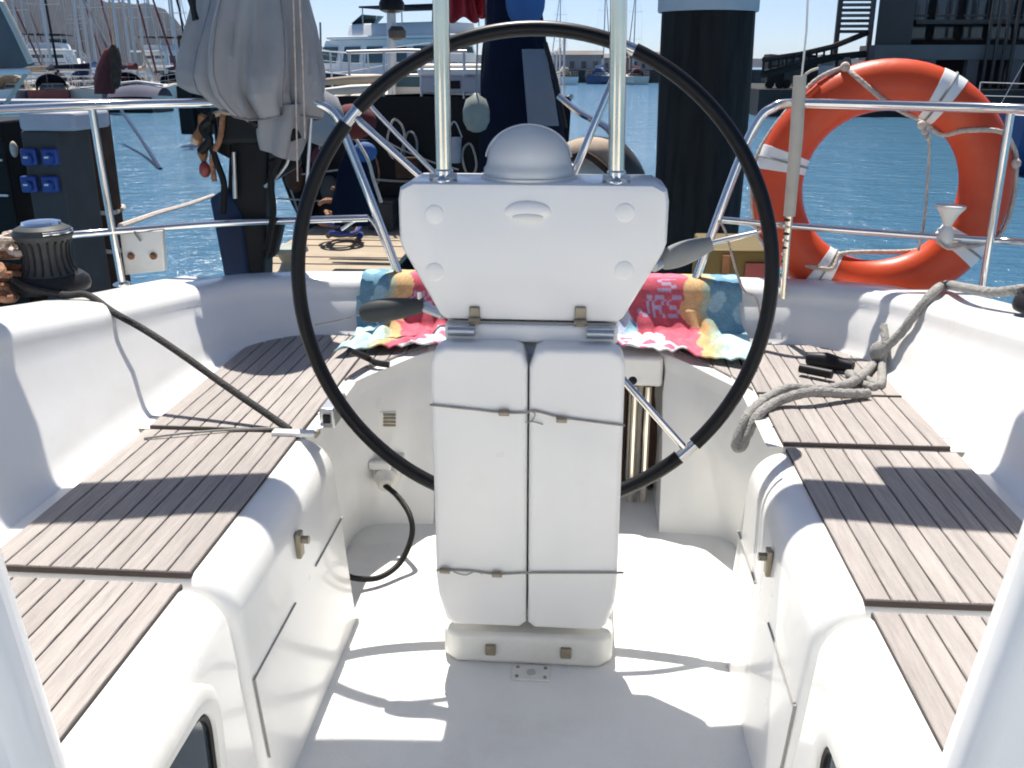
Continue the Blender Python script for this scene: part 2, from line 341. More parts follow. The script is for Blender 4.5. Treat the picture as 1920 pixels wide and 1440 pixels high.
# front edge of the stern bench, read off at seat level (mirrored pair, left)
CURVE = [(.62, 2.24), (.612, 2.42), (.583, 2.535), (.515, 2.67), (.475, 2.75), (.44, 2.81), (.405, 2.86), (.375, 2.90)]
def curve_y(x):
    for (xa, ya), (xb, yb) in zip(CURVE, CURVE[1:]):
        if xb <= x <= xa: return ya+(yb-ya)*(xa-x)/(xa-xb)
    return 2.24 if x > .6 else 2.90
YB = 3.035                                  # back edge of the teak
def make_bench(s):
    side = 'left' if s < 0 else 'right'
    root = empty('cockpit_bench', (X0+s*.8, 1.6, 0))
    bench_section(root, s, .55, 1.424, .515)
    bench_section(root, s, 1.436, 2.145, .515)
    # stern part: curved front panel
    top = spline([(x, y, SZ) for x, y in CURVE], 6)
    bot = [(.60, 2.20), (.60, 2.40), (.60, 2.52), (.595, 2.60), (.565, 2.655), (.50, 2.675), (.43, 2.68), (.362, 2.685)]
    bot = spline([(x, y, 0) for x, y in bot], 6)
    rows = []
    for T, B in zip(top, bot):
        row = [B, B.lerp(Vector((T.x, T.y, .42)), .55), Vector((T.x-.008, T.y-.03, .40))]
        d = Vector((T.x, T.y))-Vector((0, 3.6)); d.normalize()
        for i in range(7):
            a = R(90*i/6); q = Vector((T.x, T.y))-Vector((d.x, d.y))*(.06*(1-math.cos(a))-.0)
            row.append(Vector((q.x, q.y, SZ-.055+.055*math.sin(a))))
        row.append(Vector((max(row[-1].x, 0)*0+T.x*1.0, YB+.03, SZ)) if T.x < .6 else Vector((1.06, T.y, SZ)))
        rows.append(row)
    b = MB().loft([[(X0+s*q.x, q.y, q.z) for q in r] for r in rows])
    b.add([(X0+s*.56, 2.16, SZ-.002), (X0+s*1.06, 2.16, SZ-.002), (X0+s*1.06, YB+.03, SZ-.002), (X0+s*.56, YB+.03, SZ-.002)], [(0, 1, 2, 3)])
    r0 = rows[0]; b.add([(X0+s*q.x, q.y, q.z) for q in r0[:-1]]+[(X0+s*1.0, 2.24, SZ), (X0+s*1.0, 2.24, 0)], [list(range(len(r0)+1))])
    rl = rows[-1]; b.add([(X0+s*q.x, q.y, q.z) for q in rl]+[(X0+s*.362, YB+.03, 0)], [list(range(len(rl)+1))])
    b.build('stern_seat_moulding', GEL, root, smooth=50)
    # caulking sheet + planks
    W = (1.0-.598)/9
    segs = [(.62, 1.415), (1.447, 2.135)] + ([(2.155, YB)] if s < 0 else [(2.165, 2.525), (2.536, YB)])
    for (a, c) in segs:
        MB().box((X0+s*.600, a+.002, SZ-.004), (X0+s*.998, c-.002, SZ+.0045)).build('caulking', 'caulk', root, smooth=0)
        MB().box((X0+s*.600, a-.001, SZ-.003), (X0+s*.998, a+.0035, SZ+.0082)).build('end_caulk', 'caulk', root, smooth=0)
        for i in range(9):
            xa, xb = .600+i*W, .600+(i+1)*W
            ya = a+.004
            xs = sorted((X0+s*xa, X0+s*xb))
            plank(root, xs[0], xs[1], ya, c-.003)
    for i in range(6):                       # short slats of the stern seat, cut to the curve
        xb, xa = .596-i*W, .596-(i+1)*W
        if xa < .40: break
        yb_, ya_ = curve_y(xb)+.085, curve_y(xa)+.085
        if s < 0: plank(root, X0-xb, X0-xa, (yb_, ya_), YB)
        else: plank(root, X0+xa, X0+xb, (ya_, yb_), YB)
    # portlight low in the face
    fx = X0+s*.502
    out = [(fx, 1.075+u*1, .315+v) for u, v in rrect(.2, .15, .085)]; inn = [(fx, 1.075+u, .315+v) for u, v in rrect(.155, .108, .06)]
    d = -s*.016
    P = MB(); k = len(out)
    P.loft([[Vector(q)+Vector((s*.02, 0, 0)) for q in out], [Vector(q)+Vector((d*.5, 0, 0)) for q in out], [Vector(q).lerp(Vector(inn[i]), .3)+Vector((d, 0, 0)) for i, q in enumerate(out)],
            [Vector(inn[i]).lerp(Vector(q), .15)+Vector((d, 0, 0)) for i, q in enumerate(out)], [Vector(q)+Vector((s*.004, 0, 0)) for q in inn]], closed=True)
    pw = P.build('portlight', 'gelcoat_aged', root)
    MB().prism([Vector(q)+Vector((-s*.004, 0, 0)) for q in inn], (s*.01, 0, 0)).build('pane', 'dark_glass', pw)
    ring_ = [Vector(q)+Vector((-s*.006, 0, 0)) for q in inn]; MB().tube(ring_, .006, 6, closed=True).build('seal', 'black_rubber', pw)
    # seams of the locker lids
    def seam(pts, r=.0028): MB().tube([Vector(q) for q in pts], r, 6).build('seam', 'groove', root)
    fy = X0+s*.508
    seam([(X0+s*.5035, 1.46, .30), (X0+s*.5035, 1.72, .30)]); seam([(X0+s*.5035, 1.88, .30), (X0+s*.5035, 2.13, .30)])
    seam([(X0+s*.5035, 1.455, .30), (X0+s*.489, 1.455, .12)])
    # latch
    q = Vector((X0+s*.507, 1.79, .405))
    lt = MB().box(q+Vector((-.006, -.014, -.03)), q+Vector((.006, .014, .03))).build('latch', 'bronze', root, bevel=.003)
    MB().cyl(q+Vector((-s*.004, 0, .012)), q+Vector((-s*.022, 0, .012)), .009, 10).build('knob', 'bronze', lt)
    return root
bl = make_bench(-1); tag(bl, 'left cockpit bench with teak slats, beside the black line', 'bench', 'cockpit benches')
br = make_bench(1); tag(br, 'right cockpit bench with teak slats, under the grey rope', 'bench', 'cockpit benches')

# coaming: one moulding running round both sides and the stern
def coaming():
    base = [(-1.045, .45), (-1.045, 1.2), (-1.045, 2.0), (-1.045, 2.5), (-1.03, 2.75), (-.96, 2.93), (-.83, 3.03), (-.6, 3.06), (-.3, 3.065), (0, 3.065)]
    base = base+[(-x, y) for x, y in base[-2::-1]]
    P = spline([(X0+x, y, 0) for x, y in base], 6); rows = []
    for i, q in enumerate(P):
        t_ = (P[min(i+1, len(P)-1)]-P[max(i-1, 0)]).normalized(); n = Vector((-t_.y, t_.x, 0))
        zt = .722+.146*max(0., min(1., (2.95-q.y)/1.05))**1.15 if q.y < 2.95 else .722
        zt -= .018*max(0, min(1, (q.y-2.95)/.1))
        h = zt-SZ; sl = .55                     # lean outwards
        prof = [(-.03, SZ-.03), (-.012, SZ-.002), (.0, SZ+.006), (.012, SZ+.02), (.026, SZ+.05), (.026+.2*sl*(h-.1), SZ+.05+.3*(h-.1)), (.03+.62*sl*(h-.1), SZ+.05+.75*(h-.1))]
        ox = .03+.62*sl*(h-.1)+.012; r = .055
        for k in range(7):
            a = R(90*k/6); prof.append((ox+r*(1-math.cos(a)), zt-r+r*math.sin(a)))
        prof += [(ox+.2, zt+.004), (ox+.24, zt-.01), (ox+.26, zt-.06), (ox+.34, zt-.10), (ox+.5, zt-.11), (ox+.53, zt-.16), (ox+.5, WZ-.1)]
        if q.y > 2.9 or i in (): prof[-7:] = [(ox+.12, zt+.002), (ox+.16, zt-.01), (ox+.18, zt-.05), (ox+.22, zt-.12), (ox+.25, zt-.2), (ox+.26, zt-.4), (ox+.2, WZ-.1)]
        rows.append([(q+n*o_).to_tuple()[:2]+(z_,) for o_, z_ in prof])
    # blend the outer deck width along the run
    return MB().loft(rows).build('cockpit_coaming', GEL, smooth=60)
tag(coaming(), kind='structure')

# companionway bulkhead: the near white uprights on both sides
for s, e0, e1, lab in ((-1, at(-2, 940, .78), at(150, 1440, .78), 'smooth pale upright at the lower left corner, left of the companionway'),
                       (1, at(1922, 895, .78), at(1735, 1440, .78), 'smooth pale upright at the lower right corner, right of the companionway')):
    d = (e0-e1)/(e0.z-e1.z)
    lo, hi = e1+d*(-.05-e1.z), e1+d*(1.30-e1.z); hi2 = e1+d*(1.12-e1.z)
    poly = [lo, hi2, hi+Vector((s*.06, 0, 0)), hi+Vector((s*.5, 0, .06)), Vector((s*1.55, .78, 1.2)), Vector((s*1.6, .78, -.05))]
    b = MB().prism(poly, (0, -.06, 0)).build('bulkhead', 'gelcoat', bevel=.026, seg=5); tag(b, lab, 'bulkhead', 'companionway bulkheads')

# unseen coachroof behind the camera, added to bounce sunlight onto the bulkheads
cr = empty('coachroof', (0, -2, .3), 'white coachroof out of view around the companionway, added to bounce sunlight onto the bulkheads', 'coachroof')
for s in (-1, 1): MB().box((s*.45, -.35, .05), (s*1.6, .715, .36)).build('side_deck', GEL, cr, bevel=.02)
MB().box((-1.6, -4.5, .05), (1.6, -.352, .36)).build('roof', GEL, cr, bevel=.03)
# recess between the two stern seats
rec = empty('transom_gate', (X0, 2.99, 0), 'brown slatted stern gate seen in the gap right of the white table', 'gate')
for i in range(14):
    x = X0-.36+i*.0522; MB().box((x, 2.985+.004*(i % 2), .01), (x+.047, 3.01, .42)).build('slat', 'brown_wood' if i % 3 else 'tube_beige', rec, bevel=.003)
MB().box((X0-.366, 2.89, .415), (X0+.366, 3.06, .516)).build('top_step', GEL, rec, bevel=.012)
for px in (1188, 1212):
    q = at(px, 800, 2.9); MB().cyl((q.x, 2.9, .0), (q.x, 2.9, .415), .012, 10).build('post', 'steel_warm', rec)
MB().ball((at(1186, 712, 2.9)), .018, 12, 8).build('lock', 'black_plastic', rec)

from mathutils.bvhtree import BVHTree
def surf(objs):
    V, Fc = [], []
    for o in objs:
        b_ = len(V); V += [v.co+ORG[o.name] for v in o.data.vertices]; Fc += [[b_+i for i in p_.vertices] for p_ in o.data.polygons]
    return BVHTree.FromPolygons(V, Fc)
SHELL = surf([o for o in C.objects if o.type == 'MESH' and o.name.split('.')[0] in ('cockpit_coaming', 'seat_moulding', 'stern_seat_moulding', 'cockpit_floor')])
def on(px, py, lift=.01):
    h, n_, i_, d_ = SHELL.ray_cast(CAM, _ray(px, py).normalized())
    if h is None: return at(px, py, 2.4)
    if n_.dot(_ray(px, py)) > 0: n_ = -n_
    return h+n_*lift
# ================================================================== PEDESTAL, TABLE, WHEEL
ped = empty('steering_pedestal', (X0-.004, 2.12, 0), 'white steering pedestal with a trapezoid instrument pod above the folded table', 'pedestal')
XP = X0-.014
MB().prism([(XP-.21, 1.985, 0), (XP-.175, 1.955, 0), (XP+.175, 1.955, 0), (XP+.21, 1.985, 0), (XP+.21, 2.27, 0), (XP-.21, 2.27, 0)], (0, 0, .085)).build('base', 'gelcoat_aged', ped, bevel=.014)
MB().box((XP-.13, 2.035, .08), (XP+.13, 2.13, .80)).build('column', GEL, ped, bevel=.02)
for dx in (-.09, .095): 
    b = MB().box((XP+dx-.013, 1.945, .03), (XP+dx+.013, 1.957, .058)).build('bolt', 'bronze', ped, bevel=.003)
# pod
yf = 2.03
o2 = [(-.295, 1.125), (-.290, 1.150), (-.265, 1.163), (.265, 1.163), (.290, 1.150), (.295, 1.125), (.295, 1.035), (.287, 1.012), (.208, .868), (.195, .857), (-.195, .857), (-.208, .868), (-.287, 1.012), (-.295, 1.035)]
def pod_ring(sc_, y, dz=0): return [(XP+x*sc_, y, 1.01+(z-1.01)*sc_+dz) for x, z in o2]
MB().loft([pod_ring(.93, yf), pod_ring(.972, yf+.002), pod_ring(.992, yf+.010), pod_ring(1, yf+.024), pod_ring(1, yf+.19), pod_ring(.985, yf+.215), pod_ring(.94, yf+.225)], closed=True, caps=True).build('pod', GEL, ped, smooth=40)
for px, py in ((815, 402), (1172, 399), (815, 510), (1170, 507)):
    q = at(px, py, yf); MB().lathe([(.0205, 0), (.020, .0015), (.016, .003), (.004, .0034)], q, (0, -1, 0), 24).build('plug', GEL, ped)
q = at(990, 396, yf)
ct = MB().ball(q, .05, 28, 16, (1.0, .22, .45)).build('catch', GEL, ped)
MB().ball(q+Vector((0, -.006, -.0125)), .034, 24, 12, (1, .22, .34)).build('finger_pull', 'gelcoat_aged', ct)
for px in (890, 1088):
    a, c = at(px-10, 575, yf-.004), at(px+10, 622, yf-.004); h = MB().box(a+Vector((0, -.004, 0)), (c.x, a.y+.012, c.z)).build('hinge', 'bronze', ped, bevel=.003)
    MB().cyl((a.x-.002, yf-.012, .862), (c.x+.002, yf-.012, .862), .006, 10).build('pin', 'bronze', h)
MB().box((XP-.195, 2.02, .81), (XP+.195, 2.14, .852)).build('neck', GEL, ped, bevel=.008)
for s in (-1, 1): MB().cyl((XP+s*.125, 2.012, .838), (XP+s*.185, 2.012, .838), .0125, 14).build('rod', 'alu', ped)
MB().cyl((XP-.19, 2.026, .8555), (XP+.19, 2.026, .8555), .0025, 8).build('seam', 'groove', ped)
# guard posts
arch = empty('guard_arch', (X0, 2.07, 1.16), 'pair of upright stainless posts clamped on the pedestal in front of the wheel', 'guard rail')
for px0, px1 in ((833, 827), (1155, 1160)):
    a, c = at(px0, 350, 2.075), at(px1, 0, 2.075); d = (c-a)/(c.z-a.z)
    e_ = a+d*.82; MB().tube(spline([a, a+d*.7, e_+Vector((0, .05, .03)), (e_.x, 2.46, 2.03)], 6), .0175, 20).build('post', 'steel_warm', arch)
    f_ = MB().lathe([(.030, 0), (.030, .008), (.021, .012), (.021, .026), (.018, .03)], (a.x, a.y, 1.158), (0, 0, 1), 20).build('foot', 'steel', arch)
    MB().cyl((a.x-.03, a.y-.012, 1.172), (a.x+.03, a.y-.012, 1.172), .008, 10).build('clamp', 'alu', f_)
    MB().lathe([(.009, 0), (.009, .006), (.004, .008)], (a.x, a.y-.028, 1.166), (0, -1, .3), 10).build('screw', 'steel', f_)
# canvas roll lying across the posts overhead (its shadow crosses both benches)
roll = empty('bimini_roll', (X0, 2.5, 2.06), 'rolled awning carried overhead across the guard posts', 'awning')
MB().tube(spline([(-2.0, 2.36, 2.1), (-1.2, 2.41, 2.1), (-.77, 2.50, 2.1), (0, 2.54, 2.1), (.4, 2.56, 2.1), (.8, 2.52, 2.1), (1.9, 2.45, 2.1)], 4), .09, 18).build('canvas', 'grey_cloth', roll)
MB().box((.60, 2.52, 2.06), (.95, 2.73, 2.12)).build('end_flap', 'grey_cloth', roll, bevel=.02)
# compass
cp = empty('compass', at(992, 343, 2.15), 'pale frosted dome cover of the compass on top of the pedestal', 'compass')
c0 = Vector((at(992, 343, 2.15).x, 2.145, 1.162))
MB().lathe([(.098, 0), (.102, .004), (.102, .022), (.097, .028), (.094, .04)]+[(.094*math.cos(R(a)), .04+.078*math.sin(R(a))) for a in range(8, 90, 8)]+[(.004, .118)], c0, (0, 0, 1), 40).build('cover', 'dome', cp, smooth=50)
MB().lathe([(.1035, .0), (.1085, .001), (.1085, .006), (.1035, .008)], c0, (0, 0, 1), 40).build('rim', 'gelcoat_aged', cp)
arc = [c0+Vector((.0955*math.cos(R(a)), -.02, .040+.0775*math.sin(R(a)))) for a in range(6, 176, 6)]
MB().tube(arc, .0022, 6).build('rib', 'dome', cp)

# folded table in front of the pedestal
tb = empty('cockpit_table', (X0-.01, 1.95, .1), 'white folded cockpit table, its two leaves tied with thin cords', 'table')
XC = at(990, 800, 1.95).x
for s, x_out in ((-1, at(808, 700, 1.95).x), (1, at(1172, 700, 1.95).x)):
    xi = XC+s*.0022; w_ = x_out
    o_ = [(xi, .125), (xi, .775), (xi+s*.012, .808), (xi+s*.03, .817), (w_-s*.03, .817), (w_-s*.008, .805), (w_, .78), (w_+s*.002, .24), (w_-s*.002, .19), (w_-s*.02, .125), (w_-s*.035, .112), (xi+s*.015, .112)]
    cx, cz = (xi+w_)/2, .46
    def rg(ins, y):
        out = []
        for x, z in o_:
            out.append((x+(ins if x < cx else -ins)*min(1, abs(x-cx)/.03), y, z+(ins if z < cz else -ins)))
        return out
    lf = MB().loft([rg(.012, 1.948), rg(.006, 1.949), rg(.0025, 1.952), rg(0, 1.958), rg(0, 2.02)], closed=True, caps=True).build('leaf', GEL, tb, smooth=40)
# cords
def cord(name, pts, r=.0028, m_='cord', parent=tb, n=6): return MB().tube(spline(pts, 5), r, n).build(name, m_, parent)
fy = 1.9435
cord('cord', [at(811, 759, 1.951), at(815, 760, fy), at(900, 769, fy), at(935, 773, fy), at(985, 774, fy), at(1000, 770, fy), at(1045, 781, fy), at(1100, 789, fy), at(1164, 797, fy), at(1168, 797, 1.953)])
cord('cord', [at(819, 1070, 1.951), at(826, 1069, fy), at(880, 1070, fy), at(930, 1076, fy), at(1000, 1074, fy), at(1155, 1074, fy), at(1160, 1073, 1.953)])
for px, py in ((945, 774), (1053, 787), (834, 1070), (932, 1077)):
    q = at(px, py, 1.939); MB().cyl(q-Vector((.012, 0, 0)), q+Vector((.012, 0, .0)), .0075, 10).build('toggle', 'bronze', tb, bevel=.002)
cord('cord_tail', [at(990, 770, fy), at(1003, 775, fy-.004), at(998, 788, fy-.002), at(985, 792, fy)], .0016)
cord('cord_tail', [at(985, 792, fy), at(1000, 791, fy), at(1018, 796, fy)], .0014)
cord('cord_tail', [at(850, 1072, fy), at(872, 1078, fy-.003), at(890, 1072, fy), at(905, 1076, fy)], .0014)

# wheel
WC = Vector((X0-.03, 2.29, .905)); WR = .592; TL = math.atan(.215/1.165)
wu = Vector((0, math.sin(TL), math.cos(TL))); wn = Vector((0, -math.cos(TL), math.sin(TL)))
wh = empty('ship_helm', WC, 'large black rimmed steering wheel behind the white pedestal', 'wheel')
def wp(a, r, d=0): return WC+Vector((1, 0, 0))*(r*math.cos(R(a)))+wu*(r*math.sin(R(a)))+wn*d
gaps = [(66, 70.5), (137, 141.5), (-49.5, -44.5)]
def rim(a0, a1, r, name, m_):
    n = max(3, int((a1-a0)/2.5)); MB().tube([wp(a0+(a1-a0)*i/n, WR) for i in range(n+1)], r, 14).build(name, m_, wh)
rim(-44.5, 66, .0185, 'grip', 'black_rim'); rim(70.5, 137, .0185, 'grip', 'black_rim'); rim(141.5, 310.5, .0185, 'grip', 'black_rim')
for a0, a1 in gaps: rim(a0, a1, .0145, 'bare_rim', 'steel')
for a in (68, 139, -47, 248):
    MB().tube(spline([wp(a, WR-.005), wp(a, WR*.6, -.0), wp(a, .09, -.03), wp(a, .05, -.04)], 4), .0095, 12).build('spoke', 'steel', wh)
MB().lathe([(.055, 0), (.06, .01), (.05, .04), (.03, .055)], wp(0, 0, -.02), wn, 24).build('hub', 'steel', wh)
MB().cyl(wp(0, 0, .02), (WC.x, 2.10, .93), .03, 16).build('shaft', 'black_plastic', wh)

# levers at the pedestal sides
def lever(pts, m_, label):
    root = empty('control_lever', pts[0], label, 'lever', 'control levers')
    P = spline(pts, 6); n = len(P); rr = [.028*(.62+.38*math.sin(math.pi*min(1, i/(n-1)*1.1))) for i in range(n)]
    MB().tube(P, rr, 14).build('paddle', m_, root, smooth=60)
    return root
lv = lever([at(1238, 492, 2.17), at(1262, 482, 2.17), at(1300, 468, 2.17), at(1335, 456, 2.17)], 'grey_grip', 'grey padded lever at the right side of the instrument pod')
MB().tube(spline([at(1225, 500, 2.14), at(1245, 488, 2.17)], 3), .014, 10).build('stem', 'alu', lv)
MB().tube(spline([at(1332, 455, 2.17), at(1370, 446, 2.2), at(1418, 436, 2.22)], 3), .005, 8).build('rod', 'alu', lv)
lv = lever([at(678, 590, 2.15), at(700, 584, 2.15), at(750, 578, 2.15), at(796, 572, 2.15)], 'dark_grip', 'dark padded lever at the left side of the pod, before the towel')
MB().tube(spline([at(790, 574, 2.15), at(832, 590, 2.12)], 3), .012, 10).build('stem', 'alu', lv)
MB().tube(spline([at(682, 588, 2.15), at(640, 600, 2.17), at(590, 610, 2.18)], 3), .0022, 6).build('wire', 'cord', lv)
MB().tube([at(788, 572, 2.15), at(786, 548, 2.15)], .006, 8).build('pin', 'steel', lv)

# drain plate on the floor
dr = empty('drain_plate', atz(995, 1263, .0), 'small pale square drain plate on the floor before the pedestal', 'drain')
q = atz(996, 1263, 0); MB().box((q.x-.047, q.y-.03, .0), (q.x+.047, q.y+.03, .004)).build('plate', 'gelcoat_aged', dr, bevel=.002)
for dx in (-.034, .034):
    for dy in (-.018, .018): MB().cyl((q.x+dx, q.y+dy, .003), (q.x+dx, q.y+dy, .006), .0045, 8).build('screw', 'bronze', dr)
MB().cyl((q.x, q.y, .003), (q.x, q.y, .006), .011, 12).build('plug', 'alu', dr)

# ================================================================== FITTINGS ON THE BENCH FACES
def fitting(name, px, py, Y, w_, h_, m_, label, cat):
    q = at(px, py, Y); r = empty(name, q, label, cat); MB().box(q+Vector((-w_/2, -.012, -h_/2)), q+Vector((w_/2, .12, h_/2))).build('plate', m_, r, bevel=.006); return r, q
r, q = fitting('light_switch', 615, 782, 2.24, .04, .055, 'alu', 'small grey square switch at the end of the left bench', 'switch')
MB().box(q+Vector((-.010, -.018, -.012)), q+Vector((.010, -.010, .012))).build('button', 'black_plastic', r, bevel=.003)
r = empty('vent', on(727, 786, 0), 'small square metal vent on the curved panel left of the table', 'vent')
def patch(px0, py0, px1, py1, th, name, m_, bv=.002):
    q_ = [on(px0, py0, -.002), on(px1, py0, -.002), on(px1, py1, -.002), on(px0, py1, -.002)]; n_ = (q_[1]-q_[0]).cross(q_[3]-q_[0]).normalized()
    if n_.y > 0: n_ = -n_
    return MB().prism(q_, n_*th).build(name, m_, r, bevel=bv)
patch(712, 771, 742, 801, .007, 'plate', 'gelcoat_aged')
for k in range(4): patch(716, 774+k*6.5, 738, 778+k*6.5, .011, 'slat', 'bronze', 0)
r, q = fitting('power_inlet', 725, 885, 2.66, .085, .06, 'plastic_white', 'white shore power inlet with a black cable on the curved panel', 'socket')
MB().box(q+Vector((-.05, -.03, .018)), q+Vector((.02, -.010, .045))).build('lid', 'white_paint', r, bevel=.005)
MB().lathe([(.038, 0), (.038, .012), (.030, .02), (.024, .045), (.018, .05)], q+Vector((.002, -.01, -.012)), (.1, -1, -.25), 20).build('plug', 'plastic_white', r)
cb = MB().tube(spline([q+Vector((.006, -.055, -.022)), at(745, 930, 2.55), at(768, 965, 2.47), at(772, 1005, 2.42), at(750, 1055, 2.36), at(710, 1083, 2.30), at(665, 1084, 2.27), at(640, 1072, 2.25), at(628, 1058, 2.25)], 8), .0085, 10).build('power_cable', 'black_rubber')
tag(cb, 'black power cable looping down from the white inlet to the floor', 'cable')

# ================================================================== TOWELS
GL = {'U': ('1..1', '1..1', '1..1', '1..1', '.11.'), 'R': ('111.', '1..1', '111.', '1.1.', '1..1'), 'S': ('.111', '1...', '.11.', '...1', '111.'), 'J': ('..11', '...1', '...1', '1..1', '.11.'), 'O': ('.11.', '1..1', '1..1', '1..1', '.11.')}
def glyph(txt, u, v):
    n = len(txt)*5-1; i, j = int(u*n), int(v*5)
    if not (0 <= u < 1 and 0 <= v < 1): return False
    k, c = divmod(i, 5)
    return c < 4 and GL[txt[k]][j][c] == '1'
def towel(s, u_in, u_out, label, txt):
    nu, nv = 110, 130; rnd = random.Random(5+s); ph = [rnd.uniform(0, 6) for _ in range(6)]
    # path over the coaming: (y, z)
    path = spline([(0, 3.275, .62), (0, 3.268, .675), (0, 3.245, .704), (0, 3.19, .7075), (0, 3.15, .705), (0, 3.125, .685), (0, 3.110, .64), (0, 3.09, .59), (0, 3.055, .552), (0, 2.99, .541), (0, 2.90, .540), (0, 2.83, .541), (0, 2.785, .541)], 12)
    Ls = [0]
    for a, b in zip(path, path[1:]): Ls.append(Ls[-1]+(b-a).length)
    def samp(t_):
        d = t_*Ls[-1]
        for i in range(len(Ls)-1):
            if Ls[i+1] >= d: f = (d-Ls[i])/(Ls[i+1]-Ls[i]+1e-9); return path[i].lerp(path[i+1], f), (path[i+1]-path[i]).normalized()
        return path[-1], (path[-1]-path[-2]).normalized()
    vs_, cols, fs = [], [], []
    for j in range(nv+1):
        v = j/nv; q, tg = samp(v); nrm = Vector((0, -tg.z, tg.y))
        if nrm.z < 0 and abs(nrm.z) > .3: nrm = -nrm
        if nrm.y > .2 and v > .3: nrm = -nrm
        for i in range(nu+1):
            u = i/nu                             # 0 = inner (towards pedestal) .. 1 = outer
            flare = 1+.04*max(0, v-.45)
            x = X0+s*(u_in+(u_out-u_in)*(u*flare-(flare-1)*.45))
            wv = .0055*math.sin(u*21+ph[0]+v*3)+.005*math.sin(u*37+ph[1]-v*6)+.004*math.sin(v*24+u*5)
            off = .007+abs(wv)*(.25+.75*min(1, max(0, (v-.38)/.15)))*(1.4 if v > .45 else .8)
            fr = max(0, v-.8)/.2
            P = q+nrm*off+Vector((0, -.05*fr*math.sin(u*4+ph[2]), 0)); P.y = P.y if P.y > 3.0 else 3.0-(3.0-P.y)*min(1.05, .28+u*1.15+.05*math.sin(u*9+ph[5])+.02*math.sin(u*31)); P.x = x+.012*math.sin(v*9+ph[3])*(v > .4)
            vs_.append(P)
            # print
            e = .02*math.sin(v*19+ph[4])+.012*math.sin(v*43)
            uu = u+e
            if uu < .27:
                c = (.50, .55, .68) if int((u+v*.8)*9) % 3 else (.18, .42, .58)
                if v < .3: c = (.55, .62, .74)
            elif uu < .62: c = (.62, .02, .07) if v > .27 else (.75, .10, .20)
            elif uu < .75: c = (.78, .44, .12)
            elif uu < .8: c = (.42, .50, .32)
            else: c = (.10, .34, .50) if math.sin(u*31+v*17)+math.sin(v*29-u*12) < .7 else (.28, .55, .66)
            gu = (u-.30)/.31 if s > 0 else 1-(u-.30)/.31
            if glyph(txt, gu*1.12-.06, (v-.375)/.125) or glyph('S', gu*2.4-1.0, (v-.285)/.075): c = (.42, .36, .60)
            if v > .60+.04*math.sin(u*7):
                if uu < .40+.5*(v-.6): 
                    c = (.74, .74, .78) if math.sin(u*40)+math.sin(v*50+u*9) < .9 else (.72, .12, .28)
                elif uu < .68: c = (.80, .06, .14)
                elif uu > .8: c = (.45, .74, .78)
            g_ = rnd.uniform(.84, 1.1)*(1-.07*math.sin(u*55+v*13)*math.sin(v*47)); c = tuple(min(.85, (k_*.74+.20*(sum(c)/3)+.05)*g_) for k_ in c)
            cols.append((*c, 1))
    for j in range(nv):
        for i in range(nu):
            a = j*(nu+1)+i; fs.append((a, a+1, a+nu+2, a+nu+1))
    me = bpy.data.meshes.new('towel'); me.from_pydata([tuple(q) for q in vs_], [], fs)
    me.polygons.foreach_set('use_smooth', [True]*len(me.polygons))
    ca = me.color_attributes.new('print', 'FLOAT_COLOR', 'POINT')
    for i, c in enumerate(cols): ca.data[i].color = c
    me.materials.append(M['towel_print']); o = bpy.data.objects.new('towel', me); C.objects.link(o)
    md = o.modifiers.new('solid', 'SOLIDIFY'); md.thickness = .005; md.offset = 0
    return tag(o, label, 'towel', 'beach towels')
towel(-1, .20, .665, 'bright printed towel left of the pedestal, half behind the dark lever', 'URS')
towel(1, .14, .635, 'bright printed towel right of the pedestal, lying fully in view', 'JRS')

# ================================================================== PUSHPIT RAILS
def tube_part(parent, name, pts, r, m_='steel', sp=6): return MB().tube(spline(pts, sp), r, 12).build(name, m_, parent)
pl_ = empty('pushpit_rail', at(228, 525, 3.15), 'stainless stern rail on the left, holding the covered outboard', 'rail', 'stern rails')
tube_part(pl_, 'top_rail', [at(-140, 214, 2.62), at(0, 206, 2.85), at(175, 198, 3.1), at(330, 194, 3.2), at(560, 190, 3.22), at(600, 196, 3.22), at(628, 216, 3.22), at(650, 262, 3.22), at(695, 375, 3.2), at(750, 520, 3.19)], .0155)
tube_part(pl_, 'mid_rail', [at(-140, 488, 2.62), at(0, 458, 2.85), at(110, 443, 3.0), at(215, 434, 3.12), at(400, 420, 3.2), at(560, 413, 3.21), at(690, 409, 3.2)], .0125)
tube_part(pl_, 'post', [at(172, 200, 3.1), at(200, 370, 3.11), at(229, 530, 3.13)], .0125)
MB().lathe([(.032, 0), (.032, .006), (.018, .012)], at(229, 530, 3.13)-Vector((0, 0, .008)), (0, 0, 1), 16).build('foot', 'steel', pl_)
tube_part(pl_, 'brace', [at(690, 190, 3.24), at(700, 205, 3.24), at(760, 268, 3.24), at(822, 332, 3.24)], .008, 'alu')
tube_part(pl_, 'brace', [at(640, 430, 3.2), at(690, 408, 3.2), at(725, 470, 3.19)], .006, 'steel')
tube_part(pl_, 'post', [at(585, 200, 3.22), at(575, 350, 3.22), at(566, 530, 3.22)], .006, 'alu')
pr_ = empty('pushpit_rail', at(1845, 530, 3.15), 'stainless stern rail on the right, in front of the lifebuoy', 'rail', 'stern rails')
tube_part(pr_, 'top_rail', [at(1305, 522, 3.18), at(1345, 410, 3.2), at(1395, 280, 3.22), at(1425, 222, 3.22), at(1448, 203, 3.22), at(1485, 194, 3.22), at(1650, 197, 3.2), at(1800, 201, 3.12), at(1920, 205, 3.0), at(2060, 212, 2.75)], .0155)
tube_part(pr_, 'mid_rail', [at(1352, 412, 3.2), at(1500, 425, 3.2), at(1700, 440, 3.16), at(1850, 450, 3.08), at(1920, 455, 3.0), at(2060, 470, 2.75)], .0115)
